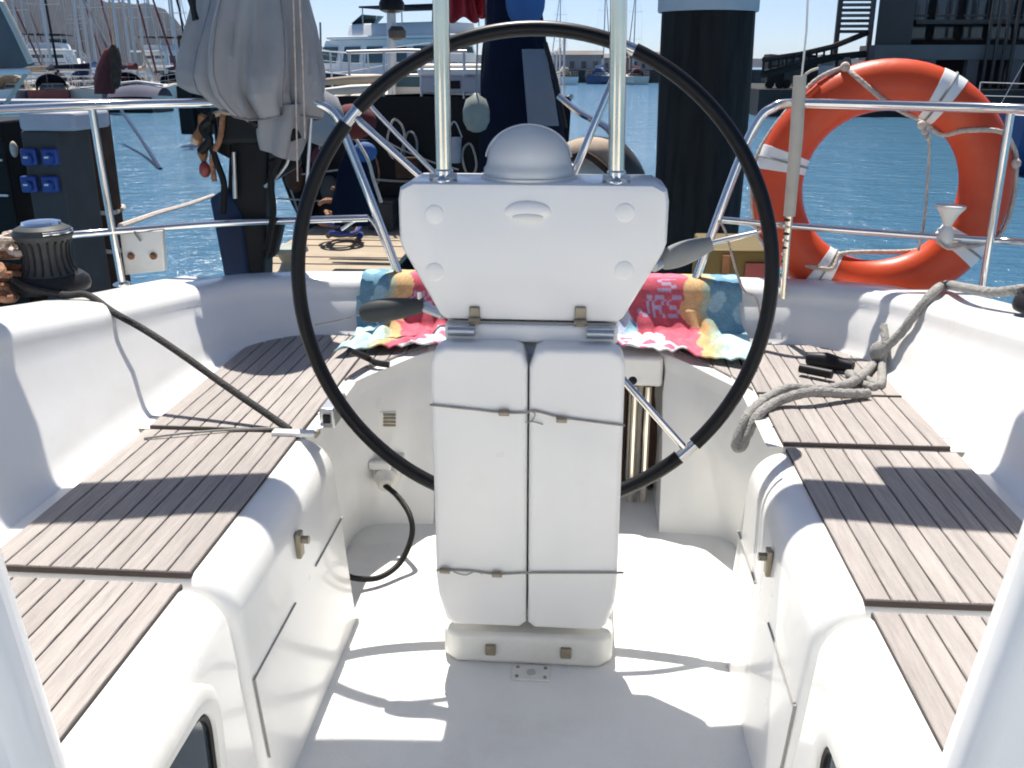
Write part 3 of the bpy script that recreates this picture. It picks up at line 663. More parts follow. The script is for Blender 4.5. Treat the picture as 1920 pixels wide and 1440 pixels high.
tube_part(pr_, 'post', [at(1896, 204, 3.04), at(1868, 380, 3.05), at(1842, 545, 3.06)], .0125)
tube_part(pr_, 'brace', [at(1335, 455, 3.19), at(1380, 446, 3.19), at(1425, 432, 3.2)], .0085)
tube_part(pr_, 'wire', [at(1350, 415, 3.18), at(1362, 440, 3.16), at(1378, 500, 3.14), at(1395, 545, 3.10), at(1418, 560, 3.09), at(1425, 610, 3.07), at(1400, 665, 2.95), at(1375, 676, 2.9)], .004, 'rope_cream')

# plate with two rusty bolts hung on the left rail
q = at(264, 474, 3.14); pb = empty('outboard_pad', q, 'white plate with two rusty bolts hanging on the left rail', 'plate')
MB().prism([at(224, 438, 3.14), at(304, 432, 3.14), at(309, 508, 3.14), at(234, 516, 3.14)], (0, .025, 0)).build('board', 'plastic_white', pb, bevel=.004)
for px in (246, 288): MB().lathe([(.013, 0), (.013, .004), (.008, .006), (.008, .014)], at(px, 480, 3.139), (0, -1, 0), 12).build('bolt', 'rust', pb)
MB().tube([at(252, 436, 3.13), at(264, 452, 3.13)], .004, 8).build('cord', 'cord', pb)

# ================================================================== LIFEBUOY
LC = at(1648, 350, 3.30); LR, lr = .331, .083
lb = empty('lifebuoy', LC, 'orange lifebuoy with white bands behind the right stern rail', 'lifebuoy')
e1 = Vector((.985, -.17, 0)).normalized(); e2 = Vector((.03, .10, .995)).normalized(); e3 = e1.cross(e2).normalized()
def lbp(a, b, k=1.): 
    ca, sa = math.cos(a), math.sin(a); d = e1*ca+e2*sa
    return LC+d*(LR+lr*k*math.cos(b))+e3*(lr*.72*k*math.sin(b))
MB().loft([[lbp(2*math.pi*i/72, 2*math.pi*j/28) for j in range(28)] for i in range(72)], closed=True, ring=True).build('ring', 'orange', lb, smooth=60)
for a0 in (62, 167, -117, -33):
    MB().loft([[lbp(R(a0+da), 2*math.pi*j/28, 1.02+(0 if abs(da) < 5.8 else -.02)) for j in range(28)] for da in (-5.81, -5.7, -3, 0, 3, 5.7, 5.81)], closed=True).build('band', 'strap_white', lb, smooth=60)
    q = [lbp(R(a0), 2*math.pi*j/20, 1.045) for j in range(20)]; MB().tube(q, .004, 6, closed=True).build('lashing', 'cord', lb)
gr = []
for k, a in enumerate((110, 85, 62, 45, 30, 12, -10, -33, -55, -75, -95, -117, -150, -175, 167, 150, 132)):
    b = 60 if k % 2 == 0 else 20
    gr.append(lbp(R(a), R(-b) if e3.y > 0 else R(b), 1.08))
sgn = 1 if e3.y < 0 else -1
gr = [lbp(R(112), sgn*R(15), 1.06), lbp(R(108), sgn*R(70), 1.07), lbp(R(97), sgn*R(120), 1.05), lbp(R(80), sgn*R(165), 1.04), lbp(R(66), sgn*R(185), 1.05), lbp(R(60), sgn*R(185), 1.05), lbp(R(45), sgn*R(170), 1.05), lbp(R(38), sgn*R(110), 1.07), lbp(R(28), sgn*R(50), 1.08), lbp(R(18), sgn*R(15), 1.08), lbp(R(12), sgn*R(8), 1.09)]
MB().tube(spline(gr, 24), .0078, 12, lay=.018).build('grab_line', 'rope_cream', lb)
gr = [lbp(R(12), sgn*R(8), 1.09), lbp(R(-5), sgn*R(-5), 1.12), lbp(R(-20), sgn*R(10), 1.08), lbp(R(-31), sgn*R(75), 1.08), lbp(R(-36), sgn*R(110), 1.07), lbp(R(-60), sgn*R(200), 1.07), lbp(R(-112), sgn*R(160), 1.08), lbp(R(-117), sgn*R(100), 1.08), lbp(R(-150), sgn*R(10), 1.07), lbp(R(-190), sgn*R(0), 1.07), lbp(R(-230), sgn*R(20), 1.07), lbp(R(-248), sgn*R(15), 1.06)]
MB().tube(spline(gr, 24), .0078, 12, lay=.018).build('grab_line', 'rope_cream', lb)
for a in (112, 12, -117, 132):
    MB().ball(lbp(R(a), sgn*R(25), 1.1), .017, 10, 7).build('knot', 'rope_cream', lb)
# recessed moulding lug near the upper left of the ring
MB().tube(spline([lbp(R(140), sgn*R(40), 1.03), lbp(R(133), sgn*R(45), 1.05), lbp(R(126), sgn*R(40), 1.03)], 4), .013, 10).build('lug', 'orange', lb)
# line hanging in the middle of the ring
hl = empty('hanging_line', at(1735, 250, 3.22), 'knotted grey cream line hanging down inside the lifebuoy', 'rope')
MB().tube(spline([at(1722, 225, 3.2), at(1732, 232, 3.19), at(1742, 262, 3.2), at(1740, 330, 3.2), at(1732, 420, 3.19), at(1722, 470, 3.2)], 6), .0045, 8).build('line', 'rope_cream', hl)
for k in range(3): MB().ball(at(1728+k*6, 234+k*12, 3.19), .014-.002*k, 10, 7).build('knot', 'rope_cream', hl)

# dan-buoy tube with whip aerial, and the trumpet bracket
st = empty('flag_staff', at(1482, 530, 3.1), 'beige tube with a thin whip aerial lashed in front of the lifebuoy', 'staff')
MB().tube([at(1500, 142, 3.12), at(1493, 260, 3.12), at(1480, 405, 3.12)], [.0205, .021, .019], 14).build('tube', 'tube_beige', st)
MB().tube([at(1480, 405, 3.12), at(1476, 450, 3.12), at(1468, 560, 3.10)], [.012, .011, .010], 10).build('foot', 'steel_warm', st)
for k in range(9):
    q = at(1477-k*1.0, 412+k*13, 3.118); MB().ball(q, .0125, 10, 6, (1, 1, .55)).build('lashing', 'rope_cream' if k % 2 else 'brown_wood', st)
MB().tube([at(1503, 145, 3.12), at(1512, 60, 3.12), at(1520, -120, 3.12)], .0032, 8).build('aerial', 'plastic_white', st)
MB().tube(spline([at(1505, 143, 3.11), at(1520, 133, 3.11), at(1534, 128, 3.12)], 4), .004, 8).build('hook', 'tube_beige', st)
br_ = empty('rail_light', at(1772, 425, 3.08), 'white hourglass shaped light clamped on the right mid rail', 'light')
MB().lathe([(.022, 0), (.028, .015), (.022, .045), (.012, .06), (.030, .098), (.046, .118), (.046, .126), (.02, .128)], at(1770, 458, 3.12), (.03, 0, 1), 20).build('body', 'plastic_white', br_)
MB().tube(spline([at(1758, 452, 3.1), at(1778, 466, 3.09), at(1800, 462, 3.1)], 3), .006, 8).build('strap', 'rope_cream', br_)
yb = empty('dock_box', at(1375, 520, 3.75), 'yellow brown crate standing behind the right stern seat', 'crate')
a, c = at(1322, 468, 3.75), at(1440, 545, 3.75)
MB().box((a.x, 3.75, c.z-.35), (c.x, 4.15, a.z)).build('body', 'yellow_box', yb, bevel=.01)
MB().box((a.x+.07, 3.735, c.z-.3), (a.x+.10, 3.752, a.z-.02)).build('batten', 'rust', yb)
MB().box((c.x-.10, 3.735, a.z-.12), (c.x-.01, 3.752, a.z-.05)).build('label_plate', 'red_hull', yb)
MB().box((a.x-.3, 3.7, WZ+.1), (c.x+.4, 4.4, c.z-.352)).build('swim_platform', 'gelcoat_aged', yb, bevel=.02)

# ================================================================== WINCHES AND LINES

def winch(loc, k, label):
    w_ = empty('winch', loc, label, 'winch', 'cockpit winches')
    z = lambda pr: [(r*k, h*k) for r, h in pr]
    MB().lathe(z([(.098, 0), (.102, .012), (.098, .03), (.085, .042)]), loc, (0, 0, 1), 32).build('base', 'black_plastic', w_)
    dr_ = MB().lathe(z([(.075, .04), (.062, .06), (.056, .09), (.060, .125), (.072, .14)]), loc, (0, 0, 1), 32).build('drum', 'dark_grip', w_)
    for i in range(20):
        a = 2*math.pi*i/20; MB().tube([loc+Vector((rr_*k*math.cos(a), rr_*k*math.sin(a), h_*k)) for rr_, h_ in ((.071, .048), (.062, .06), (.057, .09), (.061, .125), (.069, .135))], .0035*k, 5).build('rib', 'black_plastic', dr_)
    MB().lathe(z([(.072, .14), (.076, .15), (.07, .165), (.045, .178), (.03, .18)]), loc, (0, 0, 1), 32).build('self_tailer', 'dark_grip', w_)
    MB().lathe(z([(.05, .176), (.048, .183), (.03, .187), (.01, .188)]), loc, (0, 0, 1), 24).build('cap', 'chrome', w_)
    MB().tube(spline([loc+Vector((.07*k*math.cos(R(a)), .07*k*math.sin(R(a)), .157*k)) for a in range(-60, 90, 30)]+[loc+Vector((-.01, .11*k, .15*k))], 3), .006, 8).build('feeder_arm', 'steel', w_)
    return w_
wl = at(98, 548, 2.5); wl.z = .80
winch(wl, 1.05, 'black winch with chrome top on the left coaming')
wr_ = Vector((at(1925, 560, 2.45).x+.065, 2.45, .80)); winch(wr_, .9, 'dark winch at the right picture edge, wrapped by grey rope')
rl = empty('coiled_rope', (wl.x-.16, 2.45, .80), 'rust brown rope heaped behind the left winch', 'rope')
pts = []
for k in range(60): a = k*.55; rr = .06+.05*math.sin(k*1.3); pts.append((wl.x-.17+rr*math.cos(a)*1.2, 2.42+rr*math.sin(a)*1.6, .79+.0018*k+.012*math.sin(k*2.1)))
MB().tube(spline(pts, 4), .011, 8).build('coil', 'rope_rust', rl)
pts = [(x+.03+.02*math.sin(i), y+.16, z+.05) for i, (x, y, z) in enumerate(pts[::-1])]
MB().tube(spline(pts[:34], 4), .011, 8).build('coil', 'rope_cream', rl)
LINE = [on(120, 553, .012), on(165, 563, .014)]; ya_, yb_ = LINE[-1].y, atz(543, 806, SZ+.012).y
for px, py in ((215, 587), (260, 612), (300, 637), (350, 671), (400, 707), (450, 742), (500, 776)):
    f = (px-165)/(543-165); yy = ya_+(yb_-ya_)*f; LINE.append(at(px, py, min(yy, on(px, py, .012).y-.012)))
bk = MB().tube(spline([wl+Vector((-.09, -.05, .05)), wl+Vector((.0, -.115, .03)), *LINE, atz(543, 806, SZ+.012)], 8), .0095, 10).build('black_line', 'rope_black')
tag(bk, 'black line running from the left winch down to the bench edge', 'line')
cl = empty('bench_hinge', atz(560, 812, SZ), 'small white hinge plate at the break of the left bench', 'hinge')
q = atz(548, 812, SZ+.012); MB().box(q+Vector((-.05, -.014, -.006)), q+Vector((.06, .014, .006))).build('plate', 'white_paint', cl, bevel=.003)
MB().cyl(q+Vector((.062, -.012, 0)), q+Vector((.062, .012, 0)), .007, 10).build('pin', 'bronze', cl)
# grey rope on the right
gp = [wr_+Vector((.08, -.03, .055)), wr_+Vector((.03, .07, .05)), wr_+Vector((-.05, .055, .045)), at(1862, 548, 2.60), at(1812, 540, 2.74), on(1772, 546, .02), on(1748, 562, .02), on(1722, 598, .02), on(1700, 628, .02), on(1672, 662, .03), on(1648, 688, .02), atz(1600, 715, SZ+.03), atz(1545, 730, SZ+.025), atz(1480, 728, SZ+.022), atz(1440, 745, SZ+.02), at(1405, 775, 2.37), at(1388, 808, 2.34), at(1380, 835, 2.33), at(1390, 838, 2.325), at(1402, 812, 2.335), at(1422, 778, 2.36), atz(1460, 752, SZ+.025), atz(1520, 735, SZ+.045), atz(1580, 738, SZ+.03), atz(1628, 738, SZ+.022)]
gro = MB().tube(spline(gp, 22), .0135, 16, lay=.03).build('grey_rope', 'rope_grey'); tag(gro, 'thick grey rope from the right winch lying over the right bench', 'rope')
tl = MB().tube(spline([on(1668, 618, .03), on(1675, 650, .03), on(1662, 690, .02), atz(1650, 722, SZ+.015), atz(1625, 712, SZ+.014), atz(1592, 700, SZ+.016), atz(1608, 716, SZ+.012), atz(1640, 728, SZ+.014)], 20), .012, 14, lay=.026).build('rope_end', 'rope_grey'); tag(tl, 'short knotted grey rope end by the right coaming', 'rope')
kn = MB().ball(on(1662, 666, .03), .028, 12, 8, (1, 1, 1.2)).build('rope_knot', 'rope_grey', None)
tag(kn, 'grey knot where the rope meets the right coaming', 'knot')
hd = empty('winch_crank', atz(1560, 682, SZ), 'black winch handle lying at the back of the right bench', 'winch handle')
MB().tube([atz(1500, 690, SZ+.03), atz(1560, 702, SZ+.03)], [.014, .014], 12).build('grip', 'black_plastic', hd)
MB().tube([atz(1515, 672, SZ+.03), atz(1548, 676, SZ+.034), atz(1600, 688, SZ+.03)], [.020, .026, .016], 12).build('lever', 'black_plastic', hd)
cln = MB().tube(spline([atz(270, 822, SZ+.012), atz(340, 813, SZ+.016), atz(430, 806, SZ+.014), atz(520, 803, SZ+.016), atz(546, 803, SZ+.014)], 5), .003, 6).build('thin_cord', 'cord')
tag(cln, 'thin dark cord laid across the left bench slats', 'cord')
sh = MB().tube(spline([atz(655, 657, .60), atz(690, 672, SZ+.03), atz(705, 680, SZ+.02), atz(730, 684, SZ+.015)], 4), .010, 8).build('dark_strap', 'black_plastic'); tag(sh, 'dark strap lying under the left towel', 'strap')

# ================================================================== OUTBOARD UNDER A GREY COVER
ob = empty('outboard_motor', at(460, 520, 3.3), 'outboard motor under a draped grey cover on the left rail', 'outboard motor')
levels = [(-130, 470, 62), (-60, 470, 78), (0, 474, 96), (50, 474, 108), (100, 472, 116), (140, 472, 119), (170, 476, 114), (190, 486, 102), (205, 496, 88)]
rows = []; rnd = random.Random(4); ph = [rnd.uniform(0, 6.28) for _ in range(12)]
for i in range(60):
    f = i/59*(len(levels)-1); k = min(int(f), len(levels)-2); g = f-k
    py, cx, hw = [levels[k][j]+(levels[k+1][j]-levels[k][j])*g for j in range(3)]
    c = at(cx, py, 3.26); r = hw*3.2/1750*1.02; row = []; tt = i/59
    for j in range(120):
        a = 2*math.pi*j/120
        fold = .10*math.sin(7*a+ph[0]+tt*1.6)+.075*math.sin(13*a+ph[1]-tt*2.4)+.05*math.sin(22*a+ph[2]+tt*3)+.035*math.sin(5*a+9*tt+ph[3])
        fold += .09*abs(math.sin(4.5*a+ph[5]+tt*1.1))**.5-.05; fold -= .10*(1-abs(math.sin(8*a+ph[6]+tt*.8+.6*math.sin(3*a))))**3; fold = fold*(.6+1.5*tt)
        rr = r*(1+fold*.62)
        dz = -.018*math.sin(a*3+ph[4])*tt**3-.03*(tt**4)*math.cos(a+.3)
        if tt > .85: rr *= 1-.0*(tt-.85)
        row.append(c+Vector((rr*math.cos(a), rr*.82*math.sin(a), dz*1.1)))
    rows.append(row)
MB().loft(rows, closed=True).build('cover', 'tarp', ob, smooth=80)
for j_ in (78, 86, 104): MB().tube([rows[i][j_]+(rows[i][j_]-at(474, 100, 3.26)).normalized()*.001 for i in range(60)], .0022, 6).build('stitched_seam', 'tarp_seam', ob)
MB().tube([rows[59][j_] for j_ in range(120)], .004, 6, closed=True).build('hem', 'tarp_seam', ob)
MB().ball(at(470, -140, 3.26), .115, 20, 8, (1, .85, .35)).build('cover_top', 'tarp', ob)
# lower lobe of the cover
rows = []
for i in range(24):
    tt = i/23; c = at(530-6*tt, 195+95*tt, 3.22); r = .085*(1-.35*tt*tt)
    rows.append([c+Vector((r*(1+.16*math.sin(5*a_+tt*2)+.08*math.sin(11*a_))*math.cos(a_), r*.8*(1+.16*math.sin(5*a_+tt*2))*math.sin(a_), -.02*math.cos(a_)*tt)) for a_ in [2*math.pi*j/48 for j in range(48)]])
MB().loft(rows, closed=True, caps=True).build('cover_skirt', 'tarp', ob, smooth=80)
MB().tube(spline([at(348, -40, 3.2), at(366, 10, 3.2), at(372, 40, 3.19)], 4), [.02]*9, 8).build('strap', 'black_plastic', ob)
a, c = at(405, 205, 3.22), at(545, 265, 3.36); MB().box((a.x, 3.2, c.z), (c.x, 3.4, a.z)).build('powerhead', 'engine_black', ob, bevel=.02)
def leg(poly, y0, th, name, m_, bv=.01): return MB().prism([at(px, py, y0) for px, py in poly], (0, th, 0)).build(name, m_, ob, bevel=bv)
leg([(430, 250), (505, 250), (498, 400), (496, 540), (430, 540), (424, 400)], 3.26, .10, 'midsection', 'engine_black')
leg([(392, 372), (425, 350), (452, 400), (470, 540), (424, 540)], 3.25, .07, 'lower_leg', 'engine_navy')
leg([(500, 300), (556, 280), (560, 312), (505, 345)], 3.24, .05, 'clamp', 'engine_black')
leg([(505, 420), (530, 418), (516, 480), (500, 490)], 3.25, .05, 'transom_bracket', 'engine_black')
MB().tube(spline([at(384, 215, 3.2), at(372, 252, 3.19), at(380, 285, 3.2), at(384, 325, 3.2)], 5), [.014+.006*math.sin(i*1.4) for i in range(16)], 10).build('throttle_grip', 'rust', ob)
MB().ball(at(366, 262, 3.19), .018, 10, 7).build('fuel_knob', 'tan_cloth', ob); MB().ball(at(384, 318, 3.19), .02, 10, 7, (1, 1, 1.4)).build('clamp_screw', 'red_hull', ob)
MB().tube([at(438, 285, 3.23), at(441, 372, 3.23)], .008, 8).build('tilt_rod', 'alu', ob)
MB().tube(spline([at(400, 215, 3.2), at(425, 210, 3.19), at(455, 218, 3.19), at(470, 226, 3.2)], 4), .010, 8).build('carry_handle', 'tan_cloth', ob)
MB().tube(spline([at(530, 270, 3.2), at(540, 300, 3.21), at(520, 330, 3.21), at(497, 350, 3.22)], 4), .006, 8).build('fuel_hose', 'alu', ob)
for k, (p0, p1) in enumerate((((548, -60), (558, 340)), ((560, -40), (572, 260)))): 
    ln = MB().tube([at(*p0, 3.14), at((p0[0]+p1[0])/2+1, (p0[1]+p1[1])/2, 3.145), at(*p1, 3.15)], .0026, 6).build('cover_lashing', 'rope_cream', ob)


# ================================================================== HARBOUR
# ---- black mooring pile behind the stern
pc = at(1334, 20, 6.5); pile = empty('mooring_pile', (pc.x+.02, 6.8, WZ), 'thick black mooring pile with a grey cap right of the wheel', 'pile')
def shaft(b, x, y, z0, z1, r, n=36, rough=.012, seed=1):
    rd = random.Random(seed); ph = [rd.uniform(0, 6) for _ in range(4)]; rows = []
    for i in range(28):
        z = z0+(z1-z0)*i/27
        rows.append([(x+(r+rough*math.sin(5*a+ph[0]+z*1.3)+rough*.5*math.sin(11*a+ph[1]-z*2))*math.cos(a), y+(r+rough*math.sin(5*a+ph[0]+z*1.3))*math.sin(a), z) for a in [2*math.pi*j/n for j in range(n)]])
    return b.loft(rows, closed=True, caps=True)
px_ = pc.x+.015
shaft(MB(), px_, 6.82, WZ-.3, 1.745, .305).build('shaft', 'pile_black', pile, smooth=60)
MB().lathe([(.33, 0), (.335, .01), (.335, .5), (.32, .56), (.05, .95)], (px_, 6.82, 1.745), (0, 0, 1), 40).build('cap', 'pile_cap', pile)

# ---- service post and piles at the far left
sp_ = empty('service_post', at(92, 440, 5.0), 'grey power post with four blue sockets on the left dock', 'service post')
a, c = at(36, 245, 5.0), at(136, 440, 5.0)
MB().box((a.x, 5.0, WZ+.3), (c.x, 5.35, a.z)).build('body', 'service_grey', sp_, bevel=.015)
a2, c2 = at(36, 210, 4.98), at(140, 246, 4.98); MB().box((a2.x-.01, 4.97, c2.z), (c2.x+.01, 5.37, a2.z)).build('hood', 'service_top', sp_, bevel=.02)
for px in (58, 97):
    for py in (294, 345):
        q = at(px, py, 4.995); s_ = MB().box(q+Vector((-.045, -.03, -.045)), q+Vector((.045, .01, .045))).build('socket', 'socket_blue', sp_, bevel=.012)
        MB().lathe([(.028, 0), (.026, .02), (.01, .024)], q+Vector((.004, -.03, -.004)), (0, -1, -.2), 14).build('flap', 'socket_blue', s_)
        MB().box(q+Vector((-.012, -.056, -.004)), q+Vector((.012, -.05, .006))).build('label', 'white_paint', s_)
tp = empty('timber_pile', at(160, 440, 5.6), 'dark brown timber pile beside the grey power post', 'pile')
a, c = at(138, 300, 5.6), at(196, 300, 5.6)
shaft(MB(), (a.x+c.x)/2, 5.7, WZ-.3, at(160, 190, 5.6).z, (c.x-a.x)/2, 20, .008, 5).build('shaft', 'brown_wood', tp)
for k in range(3): MB().tube(spline([((a.x+c.x)/2+.115*math.cos(t_), 5.7+.115*math.sin(t_), .55-.12*k+.01*math.sin(t_*2)) for t_ in [i*.4 for i in range(16)]], 2), .014, 6).build('rope_turn', 'rope_cream', tp)
dk = empty('dock_cabinet', at(0, 440, 5.2), 'black cabinet cut by the left picture edge behind the winch', 'cabinet')
a, c = at(-110, 226, 5.2), at(33, 420, 5.2)
MB().box((a.x, 5.2, WZ+.3), (c.x, 5.7, a.z)).build('body', 'engine_black', dk, bevel=.015)
for py in (260, 300, 366): 
    q = at(-40, py, 5.19); MB().box((a.x+.02, 5.185, q.z-.006), (c.x-.02, 5.2, q.z+.006)).build('trim', 'alu', dk)
MB().ball(at(26, 280, 5.18), .035, 10, 8, (.6, .6, 1.3)).build('handle', 'tube_beige', dk)
dp = empty('finger_dock', (at(60, 440, 5).x, 5, WZ), 'low dark dock under the grey power post', 'dock')
for k in range(8): 
    x0 = at(-160, 440, 5).x+k*.19; MB().box((x0, 4.75, WZ+.2), (x0+.18, 6.6, WZ+.31)).build('plank', 'brown_wood', dp, bevel=.006)
MB().box((at(-160, 440, 5).x+.05, 4.8, WZ-.2), (at(-160, 440, 5).x+1.45, 6.55, WZ+.198)).build('float', 'concrete', dp)
# mooring lines over the water
def line(name, pts, r, m_, label): return tag(MB().tube(spline(pts, 6), r, 6).build(name, m_), label, 'mooring line', 'mooring lines')
line('mooring_line', [at(228, 208, 27), at(265, 262, 23.5), atz(301, 318, WZ)], .05, 'navy_hull', 'dark mooring line slanting into the open water on the left')
line('mooring_line', [at(226, 424, 3.25), at(300, 398, 4.2), at(350, 384, 5.0), at(400, 366, 6.0)], .011, 'rope_cream', 'pale mooring line just above the left mid rail')

# ---- sunlit pontoon of wooden planks
pn = empty('pontoon', at(600, 470, 9), 'sunlit pontoon of pale wooden planks behind the left stern rail', 'pontoon')
z0 = -.27; k = 0; y = 6.9
while y < 10.6:
    xa = atz(512, 470, z0).x; xb = xa+1.3
    MB().box((xa, y, z0-.05), (xb, y+.27, z0+.004*((k*7) % 3))).build('plank', 'pontoon_wood', pn, bevel=.006); y += .30; k += 1
MB().box((xa+.05, 6.92, WZ-.3), (xb-.05, 10.7, z0-.06)).build('float', 'dark_hull', pn)
bo = empty('bollard', at(533, 500, 7.4), 'round pale mooring bollard on the sunlit pontoon', 'bollard')
q = atz(535, 512, z0); MB().lathe([(.13, 0), (.10, .03), (.07, .10), (.10, .16), (.16, .19), (.15, .23), (.03, .25)], q+Vector((.05, 0, 0)), (0, 0, 1), 24).build('body', 'fender_pale', bo)
hose = empty('water_hose', atz(640, 470, z0), 'tangled blue and brown hose heaped on the sunlit pontoon', 'hose')
pts = [atz(640, 455, z0)+Vector((.16*math.cos(i*.7)*(1+.3*math.sin(i)), .22*math.sin(i*.7), .03+.012*i+.02*math.sin(i*2.3))) for i in range(40)]
MB().tube(spline(pts, 4), .02, 8).build('coil', 'rope_rust', hose)
MB().tube(spline([p_+Vector((.05, -.1, .03)) for p_ in pts[:18]], 4), .02, 8).build('coil', 'socket_blue', hose)

# ---- boats
def hull_rows(Ln, B, fb, sheer=.25, transom=.75, n=22, m=10, draft=.35, rake=.12):
    rows = []
    for i in range(n+1):
        t_ = i/n; y = Ln*t_
        bw = B/2*(transom+(1-transom)*math.sin(min(1, t_/.45)*math.pi/2)) if t_ < .45 else B/2*max(.012, (1-((t_-.45)/.55)**2.3))
        zt = fb*(1+sheer*(abs(t_-.35)/.65)**2); row = []
        for j in range(m+1):
            s_ = j/m; zz = -draft+(zt+draft)*s_; wdt = bw*(1-(1-s_)**2.6*.55)
            row.append((wdt, y+(rake*Ln*s_*s_*max(0, (t_-.8)/.2) if t_ > .8 else 0), zz))
        rows.append(row)
    return rows
def boat_hull(root, Ln, B, fb, hull_m, deck_m, stripe_m=None, **kw):
    rows = hull_rows(Ln, B, fb, **kw); full = []
    for r in rows: full.append([(-x, y, z) for x, y, z in r[::-1]]+[(x, y, z) for x, y, z in r])
    MB().loft(full, caps=True).build('hull', hull_m, root, smooth=50)
    deck = [[(-r[-1][0]*.985, r[-1][1], r[-1][2]-.02), (0, r[-1][1], r[-1][2]+.03), (r[-1][0]*.985, r[-1][1], r[-1][2]-.02)] for r in rows]
    MB().loft(deck).build('deck', deck_m, root, smooth=60)
    for s in (-1, 1): MB().tube([(s*r[-1][0], r[-1][1], r[-1][2]) for r in rows], .028, 6).build('gunwale', stripe_m or deck_m, root)
    return rows
def stanchions(root, rows, h=.62, step=3, r=.014):
    for s in (-1, 1):
        tops = []
        for i in range(1, len(rows)-1, step):
            x, y, z = rows[i][-1]; MB().cyl((s*x*.96, y, z), (s*x*.96, y, z+h), r, 6).build('stanchion', 'mast_alu', root); tops.append((s*x*.96, y, z+h))
        MB().tube(tops, r*.7, 5).build('lifeline', 'mast_alu', root); MB().tube([(a_, b_, c_-h*.45) for a_, b_, c_ in tops], r*.6, 5).build('lifeline', 'mast_alu', root)
def cabin(root, y0, y1, w0, w1, z, h, m_, nwin=4, win='window_tint', taper=.8):
    o = [(-w0/2, y0), (w0/2, y0), (w1/2, y1), (-w1/2, y1)]
    cy = (y0+y1)/2
    top = [(x*taper, cy+(y-cy)*(.94 if y < cy else .84)) for x, y in o]
    cb_ = MB().loft([[(x, y, z) for x, y in o], [(x*(1+taper)/2, cy+(y-cy)*(.98 if y < cy else .93), z+h*.5) for x, y in o], [(x, y, z+h) for x, y in top]], closed=True, caps=True).build('cabin', m_, root, bevel=.04)
    for s in (-1, 1):
        for k in range(nwin):
            f0, f1 = (k+.15)/nwin, (k+.85)/nwin
            def P(f, g):
                yb = y0+(y1-y0)*f; wb = (w0+(w1-w0)*f)/2; yt = cy+(yb-cy)*.9; return Vector((s*(wb+(wb*taper-wb)*g+.012), yb+(yt-yb)*g, z+h*g))
            q = [P(f0, .35), P(f1, .35), P(f1, .8), P(f0, .8)]
            MB().prism(q, (s*.012, 0, 0)).build('window', win, cb_)
    # front/aft windows
    for yy, yt, sg, ww in ((y0, cy+(y0-cy)*.94, -1, w0), (y1, cy+(y1-cy)*.84, 1, w1)):
        for k in range(2):
            xa, xb = (-.42+.44*k)*ww, (-.02+.44*k)*ww
            MB().prism([(xa, yy+(yt-yy)*.35+sg*.012, z+h*.35), (xb, yy+(yt-yy)*.35+sg*.012, z+h*.35), (xb*.9, yy+(yt-yy)*.8+sg*.012, z+h*.8), (xa*.9, yy+(yt-yy)*.8+sg*.012, z+h*.8)], (0, sg*.012, 0)).build('window', win, cb_)
    return cb_
def sailboat(name, Ln, hull_m, deck_m, canvas, mast_h, furl='grey_cloth', B=None, fb=None, rig=True, **kw):
    root = empty(name, (0, 0, 0)); B = B or Ln*.31; fb = fb or Ln*.11
    rows = boat_hull(root, Ln, B, fb, hull_m, deck_m, **kw)
    cabin(root, Ln*.36, Ln*.68, B*.55, B*.38, fb*.98, Ln*.045, deck_m, 3)
    stanchions(root, rows)
    if not rig: return root
    my = Ln*.56
    MB().tube([(0, my, fb), (0, my, fb+mast_h*.6), (0, my+.05, fb+mast_h)], [Ln*.0095, Ln*.009, Ln*.007], 10).build('mast', 'mast_alu', root)
    for zz in (.42, .72): MB().tube([(-B*.34, my-.1, fb+mast_h*zz+.05), (0, my, fb+mast_h*zz), (B*.34, my-.1, fb+mast_h*zz+.05)], .02, 6).build('spreader', 'mast_alu', root)
    for s in (-1, 1): MB().tube([(s*B*.46, my-.2, fb), (s*B*.34, my-.1, fb+mast_h*.42), (s*B*.3, my-.1, fb+mast_h*.72), (0, my, fb+mast_h*.97)], .007, 5).build('shroud', 'mast_alu', root)
    MB().tube([(0, 0.1, fb), (0, my, fb+mast_h)], .006, 5).build('backstay', 'mast_alu', root)
    MB().tube([(0, Ln*1.06, fb*1.3), (0, my+.3, fb+mast_h*.93)], [.075, .04], 8).build('furled_sail', furl, root)
    bz = fb+Ln*.115; MB().tube([(0, my, bz), (0, Ln*.12, bz+.05)], .06, 8).build('boom', 'mast_alu', root)
    P = [(0, my-.05, bz+.2), (0, Ln*.45, bz+.17), (0, Ln*.3, bz+.13), (0, Ln*.14, bz+.1)]
    MB().tube(spline(P, 4), [.19-.008*i for i in range(13)], 10, sx=.7).build('sail_cover', canvas, root)
    # sprayhood
    rows_ = []
    for i in range(7):
        f = i/6; y = Ln*(.40-.13*f); h = Ln*.10*math.sin(R(20+70*min(1, f*1.4))); rows_.append([(B*.30*math.cos(R(a_)), y, fb+h*max(0, math.sin(R(a_)))**.6) for a_ in range(0, 181, 15)])
    MB().loft(rows_).build('sprayhood', canvas, root, solid=.02)
    return root
def place(o, loc, rz, label, cat='sailing boat', group='moored boats'):
    o.location = loc; o.rotation_euler = (0, 0, R(rz)); tag(o, label, cat, group); return o
